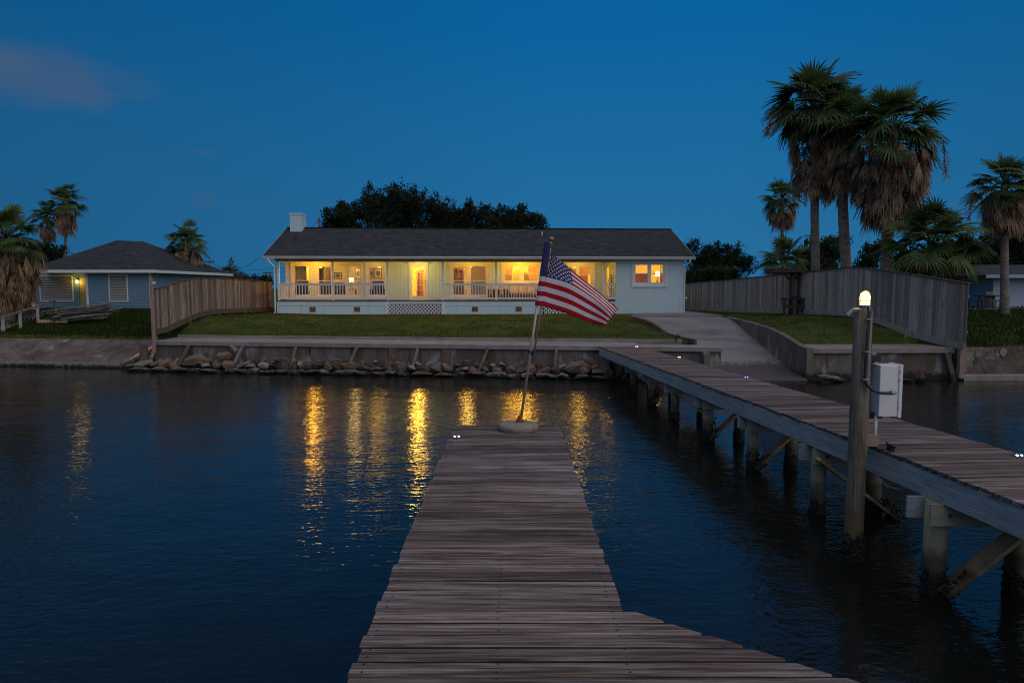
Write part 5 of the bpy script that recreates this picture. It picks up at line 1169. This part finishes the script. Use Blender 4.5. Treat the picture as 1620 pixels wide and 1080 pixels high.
for hh, dy in ((h1, RC), (h2, 0)):
    c_ = MB(); a, b, c, d = hh; c_.wall(a - .07, b + .07, c - .07, d + .07, dy - .03, dy - .002, [(a, b, c, d)]); w0 = c_.build('window', 'white_trim', nh, local=True)
    c_ = MB(); n_ = 10
    for i in range(n_):
        z0, z1 = c + (d - c) * i / n_, c + (d - c) * (i + 1) / n_
        c_.add([(a, dy + .03, z0), (b, dy + .03, z0), (b, dy - .02, z0 + (z1 - z0) * .5), (a, dy - .02, z0 + (z1 - z0) * .5), (b, dy + .03, z1), (a, dy + .03, z1)], [(0, 1, 2, 3), (3, 2, 4, 5)])
    c_.build('storm_shutter', 'shutter_metal', w0, local=True)
c_ = MB(); a, b, c, d = hd; c_.box(a, b, RC + .04, RC + .08, c, d); dd_ = c_.build('door', 'door_cream', nh, local=True); c_ = MB(); c_.ball((a + .1, RC + .01, 1.0), .035, 6); c_.build('handle', 'steel_grey', dd_, local=True)
c_ = MB(); xl, zl = nX(121.5, RC - .15, 445), nZ(445.5, RC - .15)
c_.box(xl - .06, xl + .06, RC - .04, RC - .002, zl + .06, zl + .22); c_.tube([(xl, RC - .03, zl + .16), (xl, RC - .14, zl + .17), (xl, RC - .15, zl + .11)], .02, 8); ww = c_.build('wall_lamp', 'frame_dark', nh, local=True)
c_ = MB(); c_.lathe([(.05, zl - .08), (.075, zl - .02), (.07, zl + .06), (.04, zl + .10)], (xl, RC - .15, 0), 12); c_.build('globe', 'wall_lamp_glow', ww, local=True, smooth=True)
point_light('wall_lamp_light', (nx0 + xl, NY + RC - .26, NB + zl - .02), 9, (1, .62, .14), .13)
for (px, py) in ((232, 403), (250, 405), (267, 420)):
    t_ = at(px, py, NY + 5); c_ = MB(); c_.tube([t_ + Vector((0, 0, -.5)), t_ + Vector((0, 0, .12))], .07, 8); c_.build('roof_vent', 'frame_dark' if px < 260 else 'pvc_white', nh)
# low roof edge behind
p = at(345, 428, 62); c_ = MB(); c_.add([(-3.4, 0, .35), (.9, 0, -.45), (.9, 5, -.45), (-3.4, 5, .35), (-3.4, 0, .15), (.9, 0, -.65), (.9, 5, -.65), (-3.4, 5, .15)], [(0, 1, 2, 3), (7, 6, 5, 4), (0, 4, 5, 1), (1, 5, 6, 2), (2, 6, 7, 3), (3, 7, 4, 0)])
sh = thing('shed', 'low dark shed roof with pale edge peeking behind the left fence', 'shed', (p.x, 62, p.z)); c_.build('roof', 'shingle', sh, local=True)
c_ = MB(); c_.bar((-3.4, -.03, .27), (.9, -.03, -.53), .04, .2); c_.build('fascia', 'white_trim', sh, local=True); c_ = MB(); c_.box(-3.2, .6, .3, 4.7, -4, -.55); c_.build('wall', 'pale_siding', sh, local=True)

# walkway with rail and the heap of old boards
wk = MB(); L = []
for t_ in range(9):
    k = t_ / 8; c = at(lerp(-30, 72, k), lerp(522, 496, k), lerp(31.5, 41.5, k)); z = gz(c.x, c.y) + .05; L.append([(c.x - .55, c.y + .1, z), (c.x + .6, c.y - .1, z), (c.x + .6, c.y - .1, z - .3)])
quadstrip(wk, L); tag(wk.build('path', 'path_grey'), kind='structure')
hr = thing('handrail', 'sloping weathered timber handrail on white posts left of the board heap', 'handrail', at(30, 510, 34))
tops = [(-14, 508, 31.6), (4, 502.5, 32.4), (31.3, 494.2, 34.0), (59, 485, 36.4), (86.5, 475, 39.6)]; bots = [548, 525.5, 514, 505, 489]
TP = [at(*t_) for t_ in tops]
for q, pb, t_ in zip(TP, bots, tops):
    c_ = MB(); c_.box(q.x - .05, q.x + .05, q.y - .05, q.y + .05, at(t_[0], pb, t_[2]).z - .25, q.z); c_.build('post', 'old_board' if t_[0] > 70 else 'beige_trim', hr)
c_ = MB()
for a, b in zip(TP, TP[1:]): c_.bar(a + Vector((0, 0, .03)), b + Vector((0, 0, .03)), .10, .07)
c_.build('rail', 'old_board', hr)
pb0 = at(128, 500, 36.5); hp_z = gz(pb0.x, pb0.y)
GB = 'old boards heaped on the left lawn'
rb = random.Random(5)
for i in range(26):
    k = i / 25; lv = i % 5; px = 122 + rb.uniform(-16, 22); py = 505 - lv * 4.6 + rb.uniform(-1.2, 1.2); Yp = 36.0 + rb.uniform(-.5, .9)
    c = at(px, py, Yp); ang = rb.uniform(-.18, .42) + .12; ln = rb.uniform(1.7, 3.0) if i not in (3, 14) else 3.2
    tl = rb.uniform(.02, .16); d = Vector((math.cos(ang) * ln / 2, math.sin(ang) * ln / 2 * .7, tl * ln / 2))
    c.z = max(c.z, hp_z + .08 + abs(d.z) * .5)
    c_ = MB(); c_.bar(-d, d, rb.uniform(.12, .22), rb.uniform(.035, .06), (rb.uniform(-.4, .4), 0, 1), rb.random()); k_ = c_.build('old_board', 'old_board', bevel=.006); k_.location = c
    tag(k_, 'grey weathered board lying in the heap on the left lawn', 'board', GB)
c_ = MB(); q = at(82, 509, 35.6); c_.box(-.7, .8, -.05, .05, -.05, .10); k_ = c_.build('timber', 'brace_wood', bevel=.008); k_.location = q; k_.rotation_euler = (0, 0, .06); tag(k_, 'reddish-brown square timber in front of the board heap', 'timber')

# ------------------------------------------------------------------ right neighbour's yard
RY = 41.0; q = at(1600, 486, RY)
rn = thing('house', 'pale blue house corner with low roof at the right edge', 'house', (q.x, RY, q.z))
def rX(px, dy=0): return at(px, 460, RY + dy).x - q.x
def rZ(py, dy=0): return at(1600, py, RY + dy).z - q.z
c_ = MB(); c_.box(rX(1571), 14, 0, 8, -.2, rZ(438)); c_.build('wall', 'pale_siding', rn, local=True)
c_ = MB(); a = rX(1558, -.7); zt = rZ(434.5, -.7)
vs = [(a, -.7, zt), (16, -.7, zt), (16, 4.5, zt + .75), (a + 2.2, 4.5, zt + .75), (a, 9, zt), (16, 9, zt)]
vs = vs + [(x, y, z - .12) for x, y, z in vs]
fs = [(0, 1, 2, 3), (0, 3, 4), (3, 2, 5, 4), (0, 6, 7, 1), (0, 4, 10, 6)]
c_.add(vs, fs); c_.uv = [(vs[i][0], vs[i][1]) for f in fs for i in f]; c_.build('roof', 'shingle', rn, local=True)
c_ = MB(); c_.box(a + .01, 16, -.735, -.705, zt - .19, zt + .01); c_.build('fascia', 'pale_siding', rn, local=True)
c_ = MB(); pa = at(1533, 487.5, 39.5); c_.box(pa.x - 1.5, pa.x + 12, 39.1, 41.0, pa.z - .25, pa.z); tag(c_.build('patio', 'curb_concrete'), kind='structure')
tz = pa.z
e = thing('picnic_table', 'dark round patio table in front of the pale blue house', 'table', (at(1561, 471, 40).x, 40, tz))
c_ = MB(); c_.lathe([(.68, .70), (.70, .72), (.70, .75)], (0, 0, 0), 24); c_.build('top', 'dark_wood', e, local=True)
for a in (-.42, .42): c_ = MB(); c_.box(a - .05, a + .05, -.05, .05, .0, .70); c_.build('leg', 'old_board', e, local=True)
for i, (px, yy, lb) in enumerate(((1541, 40.1, 'dark patio bench left of the round patio table'), (1580, 40.2, 'dark patio bench between the round table and the palm trunk'))):
    e = thing('patio_bench', lb, 'bench', (at(px, 480, yy).x, yy, tz)); c_ = MB(); c_.box(-.42, .42, -.17, .17, .40, .45); c_.build('seat', 'dark_wood', e, local=True)
    for a in (-.33, .33): c_ = MB(); c_.box(a - .04, a + .04, -.13, .13, 0, .398); c_.build('leg', 'dark_wood', e, local=True)
e = thing('patio_chair', 'pale slim chair standing at the round patio table', 'chair', (at(1567.5, 480, 39.6).x, 39.6, tz)); c_ = MB(); c_.box(-.2, .2, -.2, .2, .42, .46); c_.build('seat', 'old_board', e, local=True)
c_ = MB(); c_.box(-.2, .2, .17, .2, .47, .95); c_.build('backrest', 'old_board', e, local=True)
for a in (-.17, .17):
    for b in (-.17, .17): c_ = MB(); c_.box(a - .02, a + .02, b - .02, b + .02, 0, .418); c_.build('leg', 'old_board', e, local=True)

# ------------------------------------------------------------------ palms
def fan(mb, hub, d, rad, nb, spread, droop, shade, rr, wid=.05, seg=3):
    """one palmate leaf: blades radiating from the hub about direction d"""
    d = d.normalized(); sd = d.cross(Vector((0, 0, 1)))
    if sd.length < .05: sd = Vector((1, 0, 0))
    sd.normalize(); roll = rr.uniform(-.5, .5); up = sd.cross(d); sd = (sd * math.cos(roll) + up * math.sin(roll)).normalized(); nn = sd.cross(d)
    for k in range(nb):
        a = lerp(-spread, spread, k / (nb - 1)) + rr.uniform(-.03, .03); bd = d * math.cos(a) + sd * math.sin(a); ln = rad * (1 - .22 * (abs(a) / spread) ** 2) * rr.uniform(.85, 1.1)
        side = (sd * math.cos(a) - d * math.sin(a)) * wid; fold = nn * (wid * .35 * (1 if k % 2 else -1))
        o = len(mb.v); pts = []
        for j in range(seg + 1):
            t_ = j / seg; p = hub + bd * (ln * t_) + Vector((0, 0, -1)) * (droop * ln * t_ ** 2.4) + nn * (.10 * ln * math.cos(a) * t_ * (1 - t_))
            w_ = (.35 + .65 * min(1, t_ * 3)) * (1 - t_ ** 3 * .92)
            mb.v += [p - side * w_ + fold, p + side * w_ - fold * .3]
        for j in range(seg): mb.f.append([o + 2 * j, o + 2 * j + 1, o + 2 * j + 3, o + 2 * j + 2]); mb.sh.append(min(1, max(0, shade + rr.uniform(-.15, .15)))); mb.mi.append(0)
def palm(label, base, top, tr, cr, skirt, seed, n_green=44, n_dead=150, lean=0, trunk_top=None, group=None, sk_w=.55, seedstalk=False):
    """base/top of the trunk (top = heart of the crown); cr crown radius; skirt = length of the thatch"""
    rr = random.Random(seed); base, top = Vector(base), Vector(top)
    e = thing('palm_tree', label, 'palm tree', base, 0, group); ax = (top - base)
    c_ = MB(); pts = [base + ax * (k / 10) + Vector((lean * math.sin(k / 10 * math.pi), 0, 0)) for k in range(11)]; pts[0].z -= .3
    rads = [tr * (1.35 if k == 0 else 1.06 if k == 1 else 1 - .025 * k) * rr.uniform(.97, 1.03) for k in range(11)]
    c_.tube(pts, rads, 14); c_.build('trunk', 'bark', e, smooth=True)
    c_ = MB()
    for k in range(n_green):
        az = k * 2.39996 + rr.uniform(-.2, .2); el = lerp(1.40, -.42, (k / n_green) ** .9) + rr.uniform(-.25, .25)
        d = Vector((math.cos(az) * math.cos(el), math.sin(az) * math.cos(el), math.sin(el))); pet = cr * rr.uniform(.34, .66); fr = cr * rr.uniform(.36, .50)
        h0 = top + Vector((0, 0, rr.uniform(-.35, .2))); mid = h0 + d * pet * .5 + Vector((0, 0, .05 * cr)); hub = h0 + d * pet + Vector((0, 0, -.05 * cr * (1.2 - el * .5)))
        c_.tube([h0, mid, hub], [.03, .022, .016], 4, False, .4)
        fd = (hub - mid).normalized() + Vector((rr.uniform(-.25, .25), rr.uniform(-.25, .25), rr.uniform(-.25, .12))); fan(c_, hub, fd, fr, 19, 1.6, rr.uniform(.12, .42) if el < .7 else .14, rr.random(), rr, cr * .021)
    c_.build('crown', 'frond_green', e)
    if skirt > 0:
        c_ = MB()
        for k in range(n_dead):
            az = rr.uniform(0, 6.283); t_ = rr.random() ** .8; z = top.z - .15 * cr - skirt * t_ * .72; r0 = tr * .9; ww = sk_w * (1 - .55 * t_) * rr.uniform(.7, 1.2) * (1 + .18 * mnoise.noise((az * 1.2, z * .8, seed)))
            fr = top + ax.normalized() * (z - top.z); o = Vector((math.cos(az), math.sin(az), 0)); h0 = Vector((fr.x, fr.y, z)) + o * r0; hub = h0 + o * ww * .75 + Vector((0, 0, -.05 - .12 * ww))
            c_.tube([h0, hub], [.022, .014], 4, False, .5); fan(c_, hub, (o * rr.uniform(.05, .38) + Vector((rr.uniform(-.22, .22), rr.uniform(-.22, .22), -1))), min(1.0, skirt * .5) * rr.uniform(.6, 1.1), 8, rr.uniform(.25, .55), .1, rr.random(), rr, .034, 2)
        c_.build('dead_skirt', 'frond_dead', e)
    if seedstalk:
        c_ = MB()
        for (az, ln) in seedstalk:
            o = Vector((math.cos(az), math.sin(az), 0)); pts = [top + Vector((0, 0, .1)), top + o * cr * .55 + Vector((0, 0, .3)), top + o * cr * .9 + Vector((0, 0, -.5)), top + o * cr * .97 + Vector((0, 0, -.5 - ln))]; c_.tube(pts, [.02, .016, .012, .006], 5, False)
            for _ in range(90):
                t_ = rr.random(); p = pts[2].lerp(pts[3], t_); q_ = p + Vector((rr.gauss(0, .13), rr.gauss(0, .13), -rr.uniform(.1, .3))); c_.tube([p, q_], [.008, .014], 3, False, rr.random())
        c_.build('seed_stalks', 'frond_dead', e)
    return e
def P(label, pxb, pyb, pxt, pyt, Y, tw, cw, pys, seed, **k):
    """trunk foot pixel, crown heart pixel, distance, trunk width px, crown width px, row where the skirt ends"""
    b, t_ = at(pxb, pyb, Y), at(pxt, pyt, Y); s_ = Y / F; b.z = min(b.z, gz(b.x, Y) - .0) if not k.pop('keep', False) else b.z
    sk = (at(pxt, pyt, Y).z - at(pxt, pys, Y).z) if pys else 0
    return palm(label, b, t_, tw * s_ / 2, cw * s_ / 2, sk, seed, **k)
GP = 'tall fan palms behind the right fence'
P('tallest fan palm left in the trio behind the right fence', 1293, 440, 1287, 175, 35, 14, 168, 318, 1, group=GP, n_dead=190, sk_w=1.15, n_green=50, seedstalk=[(-.2, 1.6), (3.4, .8)])
P('slightly leaning fan palm in the middle of the trio behind the right fence', 1348, 440, 1331, 190, 34, 17, 130, 330, 2, group=GP, n_dead=150, sk_w=.9, lean=-.12, n_green=40, seedstalk=[(-1.3, 1.8)])
P('fan palm with the broadest brown skirt, right in the trio', 1401, 445, 1412, 205, 32, 19, 168, 366, 3, group=GP, n_dead=330, sk_w=1.6, n_green=50, seedstalk=[(-.1, 1.7)])
P('small distant fan palm left of the tall trio', 1238, 470, 1237.5, 312, 58, 6, 76, 358, 4, n_dead=90, sk_w=1.2, n_green=36)
P('tall fan palm with grey trunk standing in the right neighbour yard', 1590, 487, 1589, 293, 36, 12.5, 114, 360, 5, n_dead=170, sk_w=.85, n_green=44, seedstalk=[(3.2, 1.2)])
P('short bushy fan palm right of the trio behind the fence', 1470, 500, 1474, 392, 29, 13, 170, 432, 6, n_dead=90, sk_w=1.3, n_green=46)
P('low fan palm just above the fence left of the trio', 1242, 480, 1240, 412, 42, 14, 92, 450, 7, n_dead=30, sk_w=.8, n_green=40)
P('fat fan palm with long shaggy skirt at the left edge', 6, 500, 10, 378, 37, 26, 120, 494, 8, n_dead=300, sk_w=1.4, n_green=46)
P('tall slim fan palm behind the blue neighbour house', 103, 470, 103.5, 318, 56, 5, 62, 368, 9, n_dead=80, sk_w=.75, n_green=38)
P('shorter slim fan palm left beside the tall one behind the blue house', 84, 470, 74, 343, 57, 5, 52, 378, 10, n_dead=50, sk_w=.6, n_green=34)
P('fan palm with brown skirt right behind the blue house roof', 296, 470, 296, 383, 52, 9, 74, 422, 11, n_dead=110, sk_w=1.1, n_green=40, seedstalk=[(-1.2, .8), (3.0, .6)])
P('smallest fan palm half hidden behind the left fence', 365, 480, 364, 428, 60, 8, 40, 448, 12, n_dead=30, sk_w=.8, n_green=30)
# fallen dead frond on the right lawn
p = at(1566, 507, 32); p.z = gz(p.x, p.y) + .08; c_ = MB(); fan(c_, p, Vector((-1, .2, .15)), .5, 12, 1.0, .2, .2, random.Random(3), .03, 3); k = c_.build('fallen_frond', 'brick', base=p); tag(k, 'reddish dead frond lying on the far right lawn', 'frond')

# ------------------------------------------------------------------ broadleaf trees
def tree(label, base, lobes, seed, mt='leaf_dark', leaf=.19, n=5200, group=None, spiky=.5, nm='tree'):
    rr = random.Random(seed); base = Vector(base); e = thing(nm, label, 'tree', base, 0, group)
    c_ = MB(); zl = min(l_[2] for l_ in lobes)
    for (x, y, z, r_, rz) in lobes[:6]:
        c_.tube([base + Vector((rr.uniform(-.1, .1), 0, -.2)), base + Vector((x * .3, y * .3, z * .5)), base + Vector((x, y, z))], [.22, .13, .03], 7)
    c_.build('trunk', 'tree_bark', e, smooth=True)
    c_ = MB(); tot = sum(l_[3] ** 2 for l_ in lobes); up0 = Vector((0, 0, 1))
    for (x, y, z, r_, rz) in lobes:
        npl = max(8, int(26 * r_ / 1.4)); nl = n * 2.0 * r_ ** 2 / tot / npl
        for _p in range(npl):                       # each lobe is a sheaf of ragged upright plumes
            v = Vector((rr.gauss(0, 1), rr.gauss(0, 1), rr.gauss(.25, 1))).normalized(); q0 = rr.random() ** .45
            pc = base + Vector((x + v.x * r_ * q0 * .82, y + v.y * r_ * q0 * .82, z + v.z * rz * q0 * .82)); pd = (v * .55 + Vector((rr.gauss(0, .2), rr.gauss(0, .2), .75))).normalized()
            pl_ = r_ * rr.uniform(.30, .62) * (1 + spiky * .5); pw = r_ * rr.uniform(.13, .26); sh0 = rr.random()
            for _ in range(int(nl / 4)):
                t_ = rr.random(); wq = pw * (1 - t_) ** .7 + .03; c = pc + pd * (pl_ * (t_ - .35)) + Vector((rr.gauss(0, wq), rr.gauss(0, wq), rr.gauss(0, wq * .8)))
                for q_ in range(4):
                    p = c + Vector((rr.gauss(0, .11), rr.gauss(0, .11), rr.gauss(0, .10))); a = (pd * .9 + Vector((rr.gauss(0, .7), rr.gauss(0, .7), rr.gauss(0, .6)))).normalized() * leaf * rr.uniform(.6, 1.2); b = a.cross(Vector((rr.gauss(0, 1), rr.gauss(0, 1), rr.gauss(0, 1)))).normalized() * leaf * .30
                    c_.add([p, p + a * .5 + b, p + a, p + a * .5 - b], [(0, 1, 2, 3)], min(1, max(0, sh0 + rr.uniform(-.3, .3))))
    c_.build('crown', mt, e); return e
def T(label, Y, pyb, lob, seed, **k):
    """lobes given as (px, py, radius px, height radius px)"""
    px0 = sum(l_[0] for l_ in lob) / len(lob); b = at(px0, pyb, Y); b.z = min(b.z, 2.2); s_ = Y / F; rr = random.Random(seed); L = []
    for (px, py, r_, h_) in lob: p = at(px, py, Y); L.append((p.x - b.x, rr.uniform(-.35, .35) * r_ * s_, p.z - b.z, r_ * s_, h_ * s_))
    return tree(label, b, L, seed, **k)
GT = 'dark evergreen trees behind the main house'
T('leftmost dark tree behind the house roof, beside the chimney', 56, 490, [(535, 350, 24, 26), (552, 345, 22, 26), (520, 362, 12, 16), (545, 385, 34, 40)], 1, group=GT, n=6000)
T('tallest dark tree in the row behind the house roof', 58, 490, [(596, 325, 30, 32), (628, 318, 30, 26), (655, 330, 30, 28), (610, 355, 42, 40), (650, 365, 40, 40)], 2, group=GT, n=11000)
T('middle dark tree in the row behind the house roof', 60, 490, [(692, 340, 26, 28), (716, 342, 22, 26), (738, 338, 18, 22), (705, 365, 36, 40), (742, 365, 26, 36)], 3, group=GT, n=8000)
T('rightmost dark tree behind the house roof, lower than the rest', 60, 490, [(768, 350, 22, 24), (795, 352, 24, 24), (825, 350, 24, 22), (848, 356, 20, 20), (800, 375, 44, 34)], 4, group=GT, n=8000)
T('rounded dark tree right of the house above the fence', 60, 485, [(1108, 405, 26, 26), (1135, 412, 28, 26), (1165, 410, 26, 22), (1180, 425, 18, 20), (1120, 440, 45, 30)], 5, n=8000, spiky=.3)
T('light green leafy bush over the fence beside the house', 52, 485, [(1105, 442, 20, 16), (1130, 440, 18, 14), (1155, 438, 16, 12), (1090, 450, 12, 12)], 6, mt='leaf_mid', n=3500, nm='bush')
T('mid-green bushy tree between the two left trunks of the trio', 50, 485, [(1310, 398, 22, 20), (1328, 392, 14, 24), (1300, 420, 30, 26), (1275, 405, 18, 20)], 7, mt='leaf_mid', n=5000)
T('thin dark tree between the middle and right palms of the trio', 52, 485, [(1380, 405, 16, 24), (1392, 395, 9, 14), (1370, 420, 22, 20)], 8, n=1800, spiky=1)
T('dark tree behind the short bushy palm', 46, 490, [(1500, 420, 30, 36), (1520, 400, 20, 30), (1440, 425, 26, 30), (1535, 440, 24, 30)], 9, n=7000, spiky=.4)
T('big black-green tree behind the pale blue house', 52, 490, [(1560, 410, 34, 44), (1590, 395, 34, 46), (1625, 385, 40, 50), (1600, 430, 60, 40), (1545, 440, 22, 34)], 10, n=12000, spiky=.3)
T('dark rounded tree behind the left palm pair', 54, 485, [(62, 402, 18, 18), (82, 405, 20, 16), (45, 415, 16, 16), (70, 425, 34, 22)], 11, n=5000, spiky=.2)
T('black-green shrub mass behind the left-edge palm', 50, 490, [(-20, 430, 44, 34), (25, 440, 30, 30), (50, 455, 18, 26)], 12, n=6000, spiky=.2)
T('dark hedge-like tree beyond the left fence far end', 70, 470, [(352, 440, 12, 8), (385, 445, 22, 8), (415, 447, 18, 7)], 13, n=1500, spiky=.2)

# ------------------------------------------------------------------ utility poles and wires
def upole(label, px, pyt, Y, arm, rr_=.11, h=None):
    t_ = at(px, pyt, Y); e = thing('utility_pole', label, 'utility pole', (t_.x, Y, 2)); c_ = MB(); c_.tube([(0, 0, -.2), (0, 0, t_.z - 2)], [rr_ * 1.2, rr_ * .85], 10); c_.build('pole', 'pole_wood', e, local=True, smooth=True)
    if arm: c_ = MB(); c_.box(-arm, arm, -.05, .05, t_.z - 2 - .22, t_.z - 2 - .10); [c_.lathe([(.04, 0), (.04, .14)], (x, 0, t_.z - 2 - .1), 8) for x in (-arm * .9, 0.001, arm * .9)]; c_.build('crossarm', 'pole_wood', e, local=True)
    return t_
u1 = upole('plain utility pole beside the chimney behind the roof', 505, 344.5, 64, 0); u2 = upole('far utility pole with crossarm left of the house', 426, 429.5, 90, .8); u3 = upole('thin utility pole with crossarm above the shed behind the left fence', 331, 412, 66, .45, .05); u4 = upole('utility pole with crossarm top between palm trunks', 1283, 371, 80, .75)
def wire(label, a, b, sag, r_=.014):
    c_ = MB(); c_.tube([a.lerp(b, k / 14) - Vector((0, 0, sag * 4 * (k / 14) * (1 - k / 14))) for k in range(15)], r_, 5); k = c_.build('power_line', 'wire_black', base=a); tag(k, label, 'power line', None)
wire('drooping service wire from the thin pole to the house eave', u3, at(416, 404, 44), .9)
wire('upper of two thin wires passing behind the left porch end', at(300, 424, 92), at(500, 418, 92), .5, .02); wire('lower of two thin wires passing behind the left porch end', at(300, 431, 92), at(500, 424, 92), .5, .02)
wire('wire sloping from the pole top down behind the chimney', u1, at(478, 362, 60), .4); wire('short wire from the pole beside the chimney toward the trees', u1, at(540, 370, 62), .3)
